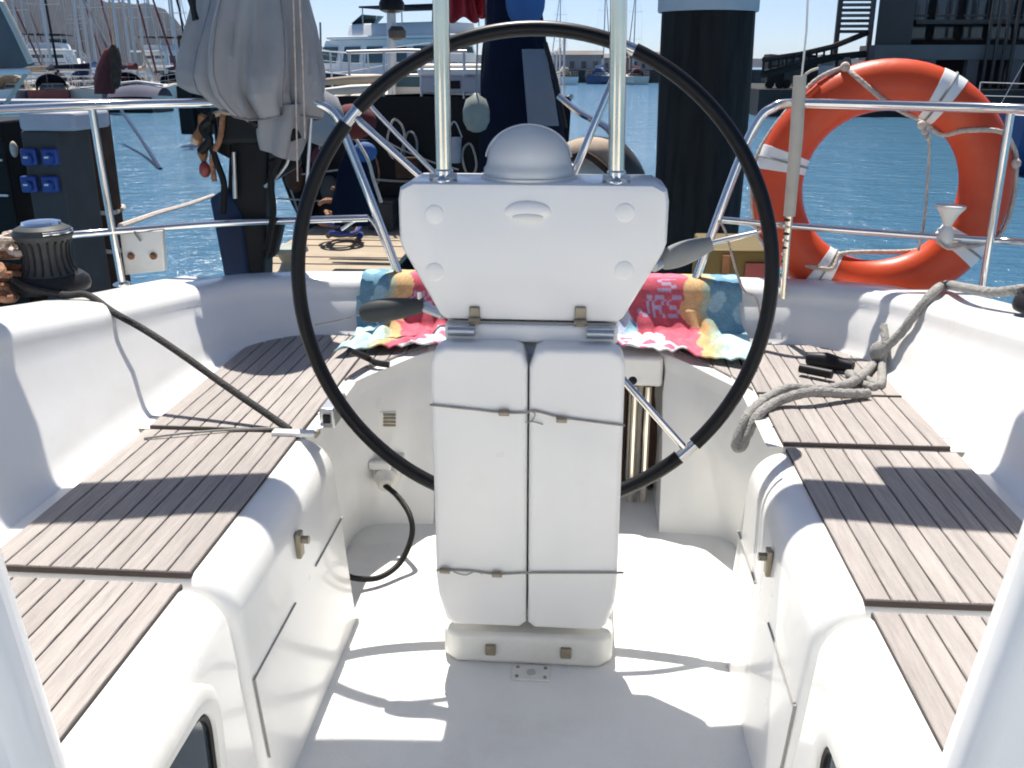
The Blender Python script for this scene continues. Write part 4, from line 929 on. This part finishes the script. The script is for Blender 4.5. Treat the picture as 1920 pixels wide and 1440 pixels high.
def motoryacht(name, Ln, hull_m, top_m='white_boat', fly=True, fb=None):
    root = empty(name, (0, 0, 0)); B = Ln*.34; fb = fb or Ln*.115
    rows = boat_hull(root, Ln, B, fb, hull_m, top_m, stripe_m='white_paint', transom=.92, sheer=.45)
    h1 = Ln*.112
    cabin(root, Ln*.2, Ln*.72, B*.78, B*.5, fb*1.0, h1, top_m, 5)
    MB().prism([(-B*.42, Ln*.12, fb+h1), (B*.42, Ln*.12, fb+h1), (B*.26, Ln*.66, fb+h1), (-B*.26, Ln*.66, fb+h1)], (0, 0, .12)).build('roof', top_m, root, bevel=.05)
    if fly:
        MB().loft([[(x*k_, y_, z_) for x, y_ in ((-B*.33, Ln*.2), (B*.33, Ln*.2), (B*.22, Ln*.58), (-B*.22, Ln*.58))] for k_, z_ in ((1.04, fb+h1+.12), (.86, fb+h1+.55), (.82, fb+h1+.6))], closed=True, caps=True).build('flybridge', top_m, root, bevel=.04)
        MB().prism([(-B*.2, Ln*.57, fb+h1+.6), (B*.2, Ln*.57, fb+h1+.6), (B*.18, Ln*.53, fb+h1+.95), (-B*.18, Ln*.53, fb+h1+.95)], (0, -.02, 0)).build('windscreen', 'window_tint', root)
        zc_ = fb+h1+1.15
        MB().box((-B*.34, Ln*.18, zc_), (B*.34, Ln*.5, zc_+.07)).build('bimini', 'navy_cloth', root, bevel=.02)
        for s in (-1, 1):
            for yy in (.19, .34, .49): MB().cyl((s*B*.32, Ln*yy, fb+h1+.5), (s*B*.32, Ln*yy, zc_), .025, 6).build('bimini_post', 'mast_alu', root)
    MB().tube([(0, Ln*.3, fb+h1), (0, Ln*.28, fb+h1+3.6)], [.05, .02], 6).build('aerial_mast', 'mast_alu', root)
    stanchions(root, rows[9:], .8, 2, .02)
    for s in (-1, 1):
        for yy in (.2, .45): MB().tube([(s*B*.52, Ln*yy, fb*.9), (s*B*.52, Ln*yy, fb*.75), (s*B*.52, Ln*yy, .1)], [.02, .13, .12], 8).build('fender', 'navy_cloth', root)
    return root
def P0(px, Y): q = at(px, 300, Y); return (q.x, Y, WZ)

# white motor yacht seen left of the wheel top
my_ = motoryacht('motor_yacht', 12.5, 'navy_hull', fb=1.75)
q = at(965, 200, 38); place(my_, (q.x, 38, WZ), 66, 'white flybridge motor yacht with dark blue hull behind the wheel', 'motor yacht')
# dark yacht right behind the stern
s1 = sailboat('sailing_yacht', 11, 'dark_hull', 'cream_boat', 'navy_cloth', 14, 'navy_cloth', fb=1.68, rig=False, B=3.3, transom=.97)
q = at(640, 300, 11.5); place(s1, (at(790, 300, 10.2).x, 10.2, WZ), 4, 'dark hulled sailing yacht with navy canvas behind the wheel', 'sailing yacht')

# left marina, beyond the channel
s2 = sailboat('sailing_boat', 8, 'white_boat', 'white_boat', 'tan_cloth', 10)
place(s2, P0(-40, 52), -62, 'white sailing boat with tan sail cover at the far left', 'sailing boat')
s3 = copy_tree(s2); place(s3, P0(75, 60), -20, 'white sailing boat moored stern on in the left row', 'sailing boat')
s4 = sailboat('sailing_boat', 9, 'blue_hull', 'white_boat', 'blue_cloth', 11, 'maroon_cloth')
place(s4, P0(150, 56), 8, 'blue sailing boat with blue cover in the left marina', 'sailing boat')
s5 = sailboat('sailing_boat', 8.5, 'cream_boat', 'cream_boat', 'maroon_cloth', 10.5, 'maroon_cloth')
place(s5, P0(205, 52), 4, 'cream sailing boat with a maroon furled sail on the left', 'sailing boat')
s6 = copy_tree(s4); place(s6, P0(300, 92), -6, 'far blue sailing boat beneath the hill shoulder', 'sailing boat')
s7 = copy_tree(s5); place(s7, P0(100, 84), -20, 'far cream sailing boat between the white cruisers', 'sailing boat')
m2 = motoryacht('motor_cruiser', 12, 'white_boat', fb=1.9); place(m2, P0(100, 70), 16, 'white flybridge cruiser far left under the hill', 'motor cruiser')
m3 = copy_tree(m2); place(m3, P0(265, 78), -28, 'white flybridge cruiser far left beside the blue awning', 'motor cruiser')
m5 = copy_tree(m2); place(m5, P0(20, 96), 40, 'white flybridge cruiser farthest left, half hidden by masts', 'motor cruiser')
m4 = motoryacht('motor_cruiser', 9, 'white_boat', fly=False); place(m4, P0(318, 66), 8, 'low white cruiser without flybridge near the yellow sign', 'motor cruiser')
extra = [(s2, 15, 49.5, 12, 'white sailing boat close behind the dark walkway, left of two'), (s5, 178, 49.5, -9, 'cream sailing boat close behind the dark walkway, right of two'), (s4, -95, 60, -14, 'blue sailing boat cut by the left picture edge'),
         (s2, 245, 58, 5, 'white sailing boat in front of the blue awning cruiser'), (s5, 128, 72, 3, 'cream sailing boat with tall mast before the hill middle'), (s2, 285, 100, 10, 'small white sailing boat low under the hill shoulder')]
s9 = sailboat('sailing_boat', 8.2, 'red_hull', 'cream_boat', 'navy_cloth', 10.5, 'navy_cloth'); place(s9, P0(110, 48.8), 25, 'dark red sailing boat just behind the walkway', 'sailing boat')
s10 = sailboat('sailing_boat', 8.6, 'dark_hull', 'service_top', 'navy_cloth', 11, 'tan_cloth'); place(s10, P0(262, 49.5), 30, 'black sailing boat right behind the covered tender', 'sailing boat')
extra += [(s10, 45, 54, -35, 'black sailing boat at the left, bow to the right'), (s9, 325, 57, 12, 'dark red sailing boat below the yellow sign')]
for src, px, Y, rz, lab in extra: place(copy_tree(src), P0(px, Y), rz, lab, 'sailing boat')
for i, (px, Y, rz) in enumerate(((-140, 110, 10), (35, 118, -8), (170, 124, 20), (345, 112, 4))):
    c_ = copy_tree((s2, s4, s5, s2)[i]); place(c_, P0(px, Y), rz, ('pale', 'blue', 'cream', 'white')[i]+' sailing boat in the far row, '+('leftmost', 'second from left', 'third from left', 'rightmost')[i], 'sailing boat')
# yellow sign on the left pontoon
sg = empty('dock_sign', at(347, 130, 26), 'yellow square sign in a dark frame left of the grey cover', 'sign')
a, c = at(332, 66, 26), at(362, 96, 26); MB().box((a.x, 26, c.z), (c.x, 26.12, a.z)).build('frame', 'sign_frame', sg, bevel=.01)
a, c = at(337, 74, 25.98), at(360, 94, 25.98); MB().box((a.x, 25.97, c.z), (c.x, 26.01, a.z)).build('panel', 'sign_yellow', sg, bevel=.005)
q = at(348, 96, 26.06); MB().box((q.x-.05, 26.02, WZ+.3), (q.x+.05, 26.1, q.z)).build('post', 'engine_black', sg)
MB().box((q.x-.45, 26.2, WZ+.3), (q.x+.45, 27.0, .9)).build('locker', 'dark_hull', sg, bevel=.04)
# long walkway in the left marina
wk = empty('walkway', (at(200, 200, 46).x, 46, WZ), 'dark floating walkway crossing the water on the left', 'walkway')
a = at(-400, 205, 46).x; c = at(305, 205, 46).x
n_ = 24
for k in range(n_): x0 = a+k*(c-a)/n_; MB().box((x0, 45, WZ+.42), (x0+(c-a)/n_-.06, 47.6, WZ+.55)).build('plank', 'service_top', wk)
MB().box((a, 45.1, WZ-.1), (c-.1, 47.5, WZ+.418)).build('float', 'dark_hull', wk)
ts = empty('covered_tender', at(255, 175, 46), 'grey blue covered tender on the left walkway', 'tender')
a, c = at(212, 188, 46), at(302, 158, 46)
MB().loft([[(a.x+(c.x-a.x)*f_, 45.4+1.8*g_, WZ+.552+(c.z-WZ-.552)*math.sin(math.pi*min(.98, max(.02, g_)))**.5*(.75+.25*math.sin(f_*3))) for g_ in [i/10 for i in range(11)]] for f_ in [i/10 for i in range(11)]]).build('cover', 'slate_cloth', ts, smooth=70)
MB().tube([(a.x, 46.2, c.z), ((a.x+c.x)/2, 46.2, c.z+.12), (c.x, 46.2, c.z-.05)], .06, 8).build('ridge_pole', 'white_paint', ts)

# far quay with pale sheds, behind the wheel and on the right
q0, q1 = at(590, 150, 135), at(1500, 150, 135)
fq = MB().box((q0.x, 135, WZ-1), (q1.x, 150, 1.0)).build('far_quay', 'quay_rock'); tag(fq, kind='structure')
for k, (pa, pb_, top) in enumerate(((1040, 1128, 104), (1132, 1180, 110), (1184, 1246, 106), (930, 1036, 108))):
    a, c = at(pa, top, 141), at(pb_, top, 141)
    sh_ = empty('quay_shed', (a.x, 141, 1), ('long pale shed', 'low pale shed', 'pale shed beside the pile', 'pale shed behind the navy canvas')[k]+' on the far quay behind the wheel', 'shed', 'sheds on the far quay')
    MB().box((a.x, 141, .95), (c.x, 148, a.z)).build('wall', 'quay_pale', sh_); MB().prism([(a.x-.3, 140.7, a.z), (c.x+.3, 140.7, a.z), (c.x+.3, 144.5, a.z+.6), (a.x-.3, 144.5, a.z+.6)], (0, 0, .1)).build('roof', 'building_grey', sh_)
    for j in range(4): 
        x = a.x+(c.x-a.x)*(j+.3)/4; MB().box((x, 140.93, 1.2), (x+(c.x-a.x)*.1, 141, 1.2+(a.z-1)*.5)).build('window', 'dark_glass', sh_)

# right: dark quay building, steps and quay
bd = empty('quay_building', at(1760, 180, 45), 'dark quay building with columns and balconies at the upper right', 'building')
a = at(1640, 100, 46); Xl, Y0 = a.x, 46.0; Xr = at(2300, 100, 46).x
gz = .1
MB().prism([(Xl+.75, Y0+2.5, gz), (Xr, Y0+2.5, gz), (Xr, Y0+12, gz), (Xl+3.9, Y0+12, gz)], (0, 0, 9-gz)).build('core', 'building_black', bd)
for zf, th, m_ in ((at(1700, 112, 46).z, .0, 'x'),): pass
zb1, zb0 = at(1750, 84, 46).z, at(1750, 112, 46).z
MB().box((Xl, Y0, zb0), (Xr, Y0+2.6, zb1)).build('balcony_band', 'building_grey', bd)
zc1, zc0 = at(1750, 36, 46).z, at(1750, 44, 46).z
MB().box((Xl+1.8, Y0+.4, zc0), (Xr, Y0+2.6, zc1)).build('balcony_band', 'building_dark', bd)
MB().prism([(Xl, Y0+.2, zb1), (Xl+1.6, Y0+.2, zb1), (Xl+1.6, Y0+2.7, zb1), (Xl+.8, Y0+2.7, zb1)], (0, 0, 9-zb1)).build('pillar', 'building_dark', bd)
for k in range(9):
    x = Xl+.4+k*1.9; MB().box((x, Y0+.15, gz), (x+.5, Y0+.6, zb0)).build('column', 'building_grey', bd)
    MB().box((x+.7, Y0+2.40, gz+.1), (x+1.5, Y0+2.52, zb0-.35)).build('door', 'dark_glass', bd)
for k in range(10):
    x = Xl+2+k*1.3
    for z_ in (zb1+.35, zc1+.3):
        w_ = MB().box((x, Y0+2.42, z_), (x+.9, Y0+2.5, z_+1.0)).build('window', 'dark_glass', bd); MB().box((x-.05, Y0+2.38, z_-.08), (x+.95, Y0+2.48, z_-.002)).build('sill', 'building_grey', w_)
for k in range(4): x = at(1846+k*16, 80, 46).x; MB().box((x, Y0-.3, gz), (x+.12, Y0-.18, 9)).build('downpipe', 'building_dark', bd)
for k in range(28):
    x = Xl+1.7+k*.45; MB().box((x, Y0+.45, zc1), (x+.04, Y0+.5, zc1+.9)).build('baluster', 'building_dark', bd)
qb = MB().box((at(1425, 150, 44).x, 44, WZ-1), (Xr, 60, at(1700, 168, 44).z)).build('near_quay', 'quay_rock'); tag(qb, kind='structure')
stp = empty('stair_tower', at(1600, 110, 47), 'open stair tower with pale slats against the sky, upper right', 'stair tower')
xa, xb = at(1572, 50, 47).x, at(1634, 50, 47).x
for x in (xa, xb): MB().box((x-.1, 47, gz), (x+.1, 47.2, 9)).build('post', 'building_dark' if x == xa else 'building_grey', stp)
for k in range(12):
    z_ = at(1600, 62-k*10, 47).z; MB().box((xa+.08, 47.02, z_), (xb-.08, 47.12, z_+.14)).build('slat', 'building_grey' if k % 2 else 'building_dark', stp)
crn = empty('gangway', at(1500, 105, 44), 'dark sloping gangway running down from the stair tower', 'gangway')
g0, g1 = at(1432, 112, 43.5), at(1625, 62, 46.5); g0b = at(1560, 88, 45)
MB().tube([g0, at(1500, 102, 44.5), g0b, g1], .13, 6).build('rail', 'building_black', crn); MB().tube([g0-Vector((0, 0, .6)), g0b-Vector((0, 0, .45)), g1-Vector((0, 0, .9))], .17, 6).build('beam', 'building_black', crn)
for k in range(10): p_ = g0.lerp(g0b, k/9); MB().cyl(p_, p_-Vector((0, 0, .6)), .05, 6).build('bar', 'building_black', crn)
for k in range(5):
    p_ = at(1445+k*32, 104, 45); vn = empty('parked_van', (p_.x, 46, at(1700, 168, 44).z), ('leftmost', 'second', 'middle', 'fourth', 'rightmost')[k]+' of the small vans parked on the dark quay', 'van', 'vans on the quay')
    zq = at(1700, 168, 44).z; m_ = ('building_black', 'service_grey', 'dark_hull', 'service_top', 'building_black')[k]
    MB().prism([(p_.x, 45.4, zq+.25), (p_.x+.75, 45.4, zq+.25), (p_.x+.75, 45.4, zq+.9), (p_.x+.6, 45.4, zq+1.45), (p_.x+.05, 45.4, zq+1.5), (p_.x, 45.4, zq+1.0)], (0, 1.6, 0)).build('body', m_, vn, bevel=.05)
    MB().box((p_.x+.1, 45.38, zq+1.0), (p_.x+.62, 45.41, zq+1.35)).build('window', 'dark_glass', vn)
    for dx in (.14, .6): MB().cyl((p_.x+dx, 45.36, zq+.2), (p_.x+dx, 45.6, zq+.2), .2, 12).build('wheel', 'black_rubber', vn)
# boat at the right edge
s8 = sailboat('sailing_yacht', 10, 'blue_hull', 'white_boat', 'grey_cloth', 12)
q = at(1835, 220, 20); place(s8, (q.x+.6, 21, WZ), -78, 'blue hulled yacht with white deck at the right edge', 'sailing yacht')

# flags and canvas above the dark yacht
fg = empty('ensign', at(850, 60, 9.5), 'dark red flag hanging limp on a staff behind the left guard post', 'flag')
MB().cyl(at(838, 170, 9.5), at(838, -90, 9.5), .02, 8).build('staff', 'mast_alu', fg)
rows = []
for i in range(14):
    tt = i/13; rows.append([at(838+ (30+30*tt)*f_, -90+(128+6*math.sin(f_*9))*tt, 9.5+.05*math.sin(f_*14+tt*3)) for f_ in [j/16 for j in range(17)]])
MB().loft(rows).build('cloth', 'red_cloth', fg, smooth=80, solid=.006)
fg2 = empty('ensign', at(900, 60, 9.7), 'small dark red and white flag beside the navy canvas', 'flag')
MB().cyl(at(912, 150, 9.7), at(912, -90, 9.7), .018, 8).build('staff', 'mast_alu', fg2)
rows = []
for i in range(12):
    tt = i/11; rows.append([at(912-(22+14*tt)*f_, -60+(92+4*math.sin(f_*7))*tt, 9.7+.04*math.sin(f_*12+tt*3)) for f_ in [j/12 for j in range(13)]])
MB().loft(rows).build('cloth', 'red_cloth', fg2, smooth=80, solid=.006)
# tall navy cover with a clear window
nc = empty('canvas_cover', at(980, 230, 9.3), 'tall navy canvas cover with a clear window behind the wheel', 'cover')
lv_ = [(-120, 960, 40), (0, 962, 46), (45, 966, 50), (90, 966, 58), (150, 970, 68), (230, 976, 78), (320, 985, 84)]
rows = []
for i in range(30):
    f = i/29*(len(lv_)-1); k = min(int(f), len(lv_)-2); g = f-k; py, cx, hw = [lv_[k][j]+(lv_[k+1][j]-lv_[k][j])*g for j in range(3)]
    c = at(cx, py, 9.3); r = hw*9/1750
    rows.append([c+Vector((r*(1+.05*math.sin(6*a_+i*.2)+.03*math.sin(13*a_))*math.cos(a_), r*.8*math.sin(a_), 0)) for a_ in [2*math.pi*j/48 for j in range(48)]])
MB().loft(rows, closed=True, caps=True).build('cloth', 'navy_cloth', nc, smooth=70)
MB().prism([at(978, 92, 8.86), at(1022, 92, 8.86), at(1040, 180, 8.82), at(1048, 236, 8.8), at(990, 236, 8.8)], (0, .012, 0)).build('window_sheet', 'clear_sheet', nc)
MB().tube([at(1022, 80, 8.84), at(1042, 150, 8.82), at(1060, 240, 8.8)], .022, 8).build('piping', 'black_plastic', nc)
MB().ball(at(985, 2, 9.1), .22, 20, 12, (.82, .8, 1.1)).build('sunlit_top', 'blue_cloth', nc)  # brighter blue ball paints the sunlit top of the navy cover
# radar on a pole
rd_ = empty('radar_pole', at(735, 150, 14), 'grey pole carrying a dark radar drum left of the guard post', 'radar')
MB().cyl(at(736, 230, 14), at(732, -120, 14), .065, 12).build('pole', 'mast_alu', rd_)
MB().lathe([(.1, 0), (.17, .03), (.18, .12), (.14, .2), (.05, .22)], at(735, 24, 13.9), (0, 0, 1), 20).build('drum', 'dark_hull', rd_)
MB().lathe([(.05, 0), (.12, .03), (.13, .12), (.08, .18)], at(745, 75, 13.9), (0, 0, 1), 16).build('winch_drum', 'service_grey', rd_)
# blue tarpaulin, grey locker, pale fenders, sail bag on the dark yacht's side
bt = empty('blue_bundle', at(672, 420, 6.4), 'blue tarpaulin bundle hanging behind the left strut', 'tarpaulin')
rows = []
for i in range(16):
    tt = i/15; c = at(672-10*tt, 262+160*tt, 6.6); r = (.07+.07*math.sin(tt*2.4))
    rows.append([c+Vector((r*(1+.14*math.sin(5*a_+tt*5)+.08*math.sin(9*a_-tt*3))*math.cos(a_), r*.6*math.sin(a_), 0)) for a_ in [2*math.pi*j/36 for j in range(36)]])
MB().loft(rows, closed=True, caps=True).build('cloth', 'navy_cloth', bt, smooth=70)
MB().ball(at(684, 285, 6.45), .085, 14, 10, (1, .6, .8)).build('strap_bundle', 'blue_cloth', bt)
MB().tube(spline([at(668, 262, 6.4), at(690, 300, 6.38), at(700, 335, 6.4), at(715, 380, 6.4)], 4), .012, 6).build('cord', 'rope_cream', bt)
for px, py, Y, r_, m_, lab in ((893, 214, 8.6, .12, 'fender_pale', 'pale round fender hanging behind the left guard post'), (607, 224, 7.6, .16, 'grey_cloth', 'dull pink grey buoy beside the outboard cover')):
    fd = empty('fender', at(px, py, Y), lab, 'fender', 'fenders'); q = at(px, py, Y)
    MB().lathe([(.02, r_*1.5), (.03, r_*1.35), (r_*.75, r_*1.05), (r_, r_*.3), (r_, -r_*.5), (r_*.7, -r_*1.1), (.03, -r_*1.3)], q, (0, 0, 1), 20).build('body', m_, fd, smooth=70)
    MB().tube([q+Vector((0, 0, r_*1.4)), q+Vector((.02, 0, r_*1.4+.5))], .008, 6).build('lanyard', 'cord', fd)
sb = empty('sail_bag', at(1110, 300, 8.2), 'tan sail bag lying on the deck right of the compass', 'bag')
MB().ball(at(1112, 296, 8.4), .30, 20, 12, (1.1, .7, .62)).build('sack', 'tan_cloth', sb)
MB().ball(at(1085, 322, 8.3), .22, 16, 10, (1.2, .7, .5)).build('sack', 'cream_boat', sb)
MB().tube(spline([at(1062, 300, 8.15), at(1100, 290, 8.12), at(1150, 330, 8.15)], 4), .03, 8).build('strap', 'brown_wood', sb)
for pts, lab in (([at(1048, 180, 8.6), at(1085, 210, 8.5), at(1140, 242, 8.4), at(1160, 290, 8.3)], 'bright steel pulpit rail of the dark yacht'),):
    pr2 = MB().tube(spline(pts, 5), .03, 8).build('pulpit_rail', 'steel'); tag(pr2, lab, 'rail')
dg = empty('dinghy', at(1180, 320, 8), 'grey upturned dinghy bow right of the right guard post', 'dinghy')
rows = []
for i in range(12):
    tt = i/11; c = at(1165+42*tt, 300+40*tt, 8.0); r = .2*math.sqrt(max(.02, 1-tt*tt*.96))
    rows.append([c+Vector((.02*math.sin(a_), r*.8*math.cos(a_), r*.7*math.sin(a_))) for a_ in [2*math.pi*j/20 for j in range(20)]])
MB().loft(rows, closed=True, caps=True).build('hull', 'service_grey', dg, smooth=70)

# spars and locker on the dark yacht's deck
for k, (pa, pb_, py, Y, m_, lab) in enumerate(((598, 724, 150, 9.0, 'tan_cloth', 'upper pale spar lashed above the dark yacht deck'), (604, 712, 168, 8.8, 'cream_boat', 'lower pale spar lashed above the dark yacht deck'))):
    tag(MB().tube([at(pa, py+4, Y), at((pa+pb_)/2, py, Y), at(pb_, py-4, Y)], [.03, .045, .035], 10).build('spar', m_), lab, 'spar', 'spars')
lk = empty('deck_locker', at(850, 165, 10.5), 'lilac grey locker on deck behind the left guard post', 'locker')
a, c = at(788, 140, 10.2), at(902, 176, 10.2); MB().box((a.x, 10.2, c.z), (c.x, 10.9, a.z)).build('box', 'service_top', lk, bevel=.04); MB().box((a.x-.03, 10.17, a.z), (c.x+.03, 10.93, a.z+.06)).build('lid', 'white_boat', lk, bevel=.02)
MB().box((a.x+.3, 10.18, a.z-.14), (a.x+.42, 10.2, a.z-.06)).build('catch', 'dark_hull', lk)

rb = empty('red_cushion', at(662, 232, 8.2), 'dark red cushion and crate heaped behind the upper left spoke', 'cushion')
MB().ball(at(662, 228, 8.3), .2, 18, 10, (1.05, .7, .75)).build('cushion', 'maroon_cloth', rb)
a, c = at(588, 236, 8.0), at(642, 262, 8.0); MB().box((a.x, 8, c.z), (c.x, 8.4, a.z)).build('crate', 'red_hull', rb, bevel=.02)
for src, px, Y, rz, lab in ((s2, 1068, 118, 20, 'tiny far white sailing boat left of the right guard post'), (s4, 1108, 124, -15, 'tiny far blue sailing boat just left of the right guard post'), (s5, 1196, 120, 10, 'tiny far cream sailing boat between guard post and pile')):
    place(copy_tree(src), P0(px, Y), rz, lab, 'sailing boat')
bt_ = empty('boom_tent', at(-20, 130, 14), 'grey and cream boom tent cut by the upper left picture edge', 'boom tent')
o_ = [at(-140, -30, 14), at(2, 6, 14), at(30, 60, 14), at(56, 116, 14), at(10, 130, 14), at(-140, 128, 14)]
rows = [[q_+Vector((.03*math.sin(i*1.7+k)-.075*i/9*3, .5*i/9, .04*math.sin(i*2.1+k*.8))) for k, q_ in enumerate(o_)] for i in range(10)]
MB().loft(rows, closed=True, caps=True).build('cloth', 'tent_grey', bt_, smooth=40)
MB().tube([at(-20, 0, 13.95), at(4, 6, 13.95), at(30, 58, 13.95), at(58, 118, 13.95)], .05, 8).build('hem', 'cream_boat', bt_)
MB().tube([at(-60, 136, 13.9), at(54, 134, 13.9)], .045, 8).build('boom', 'white_paint', bt_)
MB().tube([at(52, 134, 13.9), at(10, 196, 13.9)], .03, 8).build('strut', 'tube_beige', bt_)
sbg = empty('stowed_sail', at(200, 180, 44), 'brown and maroon upright sail bag among the left boats', 'sail bag')
rows = []
for i in range(16):
    tt = i/15; c = at(210-14*tt, 90+86*tt, 44.5); r = (.26+.32*math.sin(tt*2.4))
    rows.append([c+Vector((r*(1+.16*math.sin(4*a_+tt*4)+.06*math.sin(9*a_))*math.cos(a_), r*.7*math.sin(a_), 0)) for a_ in [2*math.pi*j/28 for j in range(28)]])
MB().loft(rows, closed=True, caps=True).build('bag', 'maroon_cloth', sbg, smooth=70)
MB().tube(spline([at(212, 84, 44), at(217, 120, 44), at(216, 166, 44)], 5), [.10, .15, .19, .22, .24, .25, .24, .25, .23, .2, .12], 14).build('upper_bag', 'brown_wood', sbg)
# gear hung on the dark yacht's stern
YS = 10.12
ld = empty('stern_ladder', at(905, 420, YS), 'steel boarding ladder folded on the dark yacht stern', 'ladder')
for px in (905, 940): MB().tube([at(px, 188, YS-.08), at(px+2, 480, YS-.1)], .018, 8).build('rail', 'mast_alu', ld)
for k in range(6): MB().cyl(at(905, 215+k*48, YS-.09), at(940, 215+k*48, YS-.09), .014, 8).build('rung', 'mast_alu', ld)
sr = empty('stern_rail', at(760, 190, YS), 'grey stern rail with posts on the dark yacht', 'rail')
for px in (655, 720, 790, 870): MB().cyl(at(px, 185, YS+.1), at(px, 96, YS+.1), .016, 8).build('post', 'mast_alu', sr)
MB().tube([at(650, 98, YS+.1), at(760, 95, YS+.1), at(875, 97, YS+.1)], .018, 8).build('top_rail', 'mast_alu', sr)
MB().tube([at(650, 142, YS+.1), at(875, 140, YS+.1)], .012, 8).build('mid_rail', 'mast_alu', sr)
rp = empty('stern_lines', at(760, 300, YS), 'loose coils of pale line hanging on the dark yacht stern', 'rope')
for k, (px, py, r_) in enumerate(((742, 262, .16), (770, 280, .14), (700, 320, .12), (880, 300, .13))):
    MB().tube([at(px, py, YS-.08)+Vector((r_*math.sin(a_)*(.55+.1*math.sin(a_*2+k)), -.02*math.sin(a_*3), r_*1.3*math.cos(a_))) for a_ in [i*.32 for i in range(58)]], .012, 6).build('coil', ('rope_cream', 'rope_grey', 'rope_rust', 'rope_cream')[k], rp)
MB().tube(spline([at(650, 200, YS-.1), at(720, 262, YS-.12), at(800, 300, YS-.12), at(860, 318, YS-.1)], 5), .010, 6).build('line', 'rope_cream', rp)
MB().tube(spline([at(640, 330, YS-.1), at(760, 340, YS-.14), at(900, 332, YS-.1)], 5), .013, 6).build('line', 'rope_grey', rp)
for k, (pa, py0, pb_, py1, m_, nm, lab) in enumerate(((836, 258, 866, 306, 'service_top', 'bucket', 'lilac bucket hanging on the dark yacht stern'), (742, 300, 786, 334, 'brown_wood', 'wooden_box', 'brown wooden box on the dark yacht stern step'), (690, 380, 740, 430, 'service_grey', 'battery_box', 'grey box low by the pontoon edge'))):
    a, c = at(pa, py0, YS-.25), at(pb_, py1, YS-.25); r_ = empty(nm, c, lab, nm.replace('_', ' '))
    x_, w_ = (a.x+c.x)/2, (c.x-a.x)/2
    if nm == 'bucket':
        MB().lathe([(w_*.75, 0), (w_*.95, (a.z-c.z)*.96), (w_, (a.z-c.z)), (w_*.9, (a.z-c.z))], (x_, YS-.2, c.z), (0, 0, 1), 20).build('pail', m_, r_)
        MB().tube(spline([(x_-w_, YS-.2, a.z), (x_, YS-.2, a.z+.16), (x_+w_, YS-.2, a.z)], 5), .008, 6).build('bail', 'mast_alu', r_)
    else:
        MB().box((a.x, YS-.3, c.z), (c.x, YS-.04, a.z)).build('case', m_, r_, bevel=.015); MB().box((a.x-.01, YS-.31, a.z), (c.x+.01, YS-.03, a.z+.03)).build('lid', m_, r_, bevel=.008)
rg = empty('hanging_gear', at(560, 330, YS), 'dark red and brown gear hung on the dark yacht left of the wheel', 'gear')
for k, (px, py, r_, m_) in enumerate(((520, 300, .11, 'red_hull'), (552, 332, .14, 'brown_wood'), (600, 300, .12, 'maroon_cloth'), (618, 356, .13, 'service_grey'), (575, 388, .12, 'navy_cloth'))):
    MB().ball(at(px, py, YS-.12), r_, 14, 9, (.8, .55, 1.2)).build('bag', m_, rg)
for p_, q_ in (((500, 220), (560, 400)), ((610, 215), (590, 330)), ((540, 330), (640, 318)), ((520, 372), (648, 380))): MB().tube([at(*p_, YS-.15), at(*q_, YS-.15)], .011, 6).build('lashing', 'rope_grey', rg)
# cables and gear hanging under the outboard cover
for k, (pts, m_, r_) in enumerate((([(398, 212), (390, 250), (405, 300), (420, 345), (418, 400)], 'black_rubber', .012), ([(418, 215), (412, 262), (398, 292), (402, 340)], 'rope_rust', .010), ([(540, 262), (522, 300), (508, 340), (512, 400), (500, 470)], 'black_rubber', .012), ([(470, 225), (520, 245), (548, 250), (556, 262)], 'engine_black', .02), ([(395, 225), (380, 240), (392, 262), (376, 285)], 'engine_black', .016))):
    MB().tube(spline([at(px, py, 3.19) for px, py in pts], 5), r_, 8).build('hose', m_, ob)
leg([(396, 222), (430, 214), (432, 300), (404, 285)], 3.25, .06, 'carburettor_cowl', 'engine_black')
# haze in the air over the harbour
hz = MB().box((-5200, -90, WZ-9), (5200, 6200, 520)).build('haze', 'gelcoat', smooth=0); hz.data.materials.clear()
m = bpy.data.materials.new('haze'); m.use_nodes = True; t = m.node_tree; t.nodes.clear()
o_ = t.nodes.new('ShaderNodeOutputMaterial'); v_ = t.nodes.new('ShaderNodeVolumePrincipled'); v_.inputs['Density'].default_value = HAZE; v_.inputs['Color'].default_value = (.80, .88, 1, 1); v_.inputs['Anisotropy'].default_value = .3
t.links.new(v_.outputs[0], o_.inputs['Volume']); hz.data.materials.append(m); tag(hz, kind='stuff')
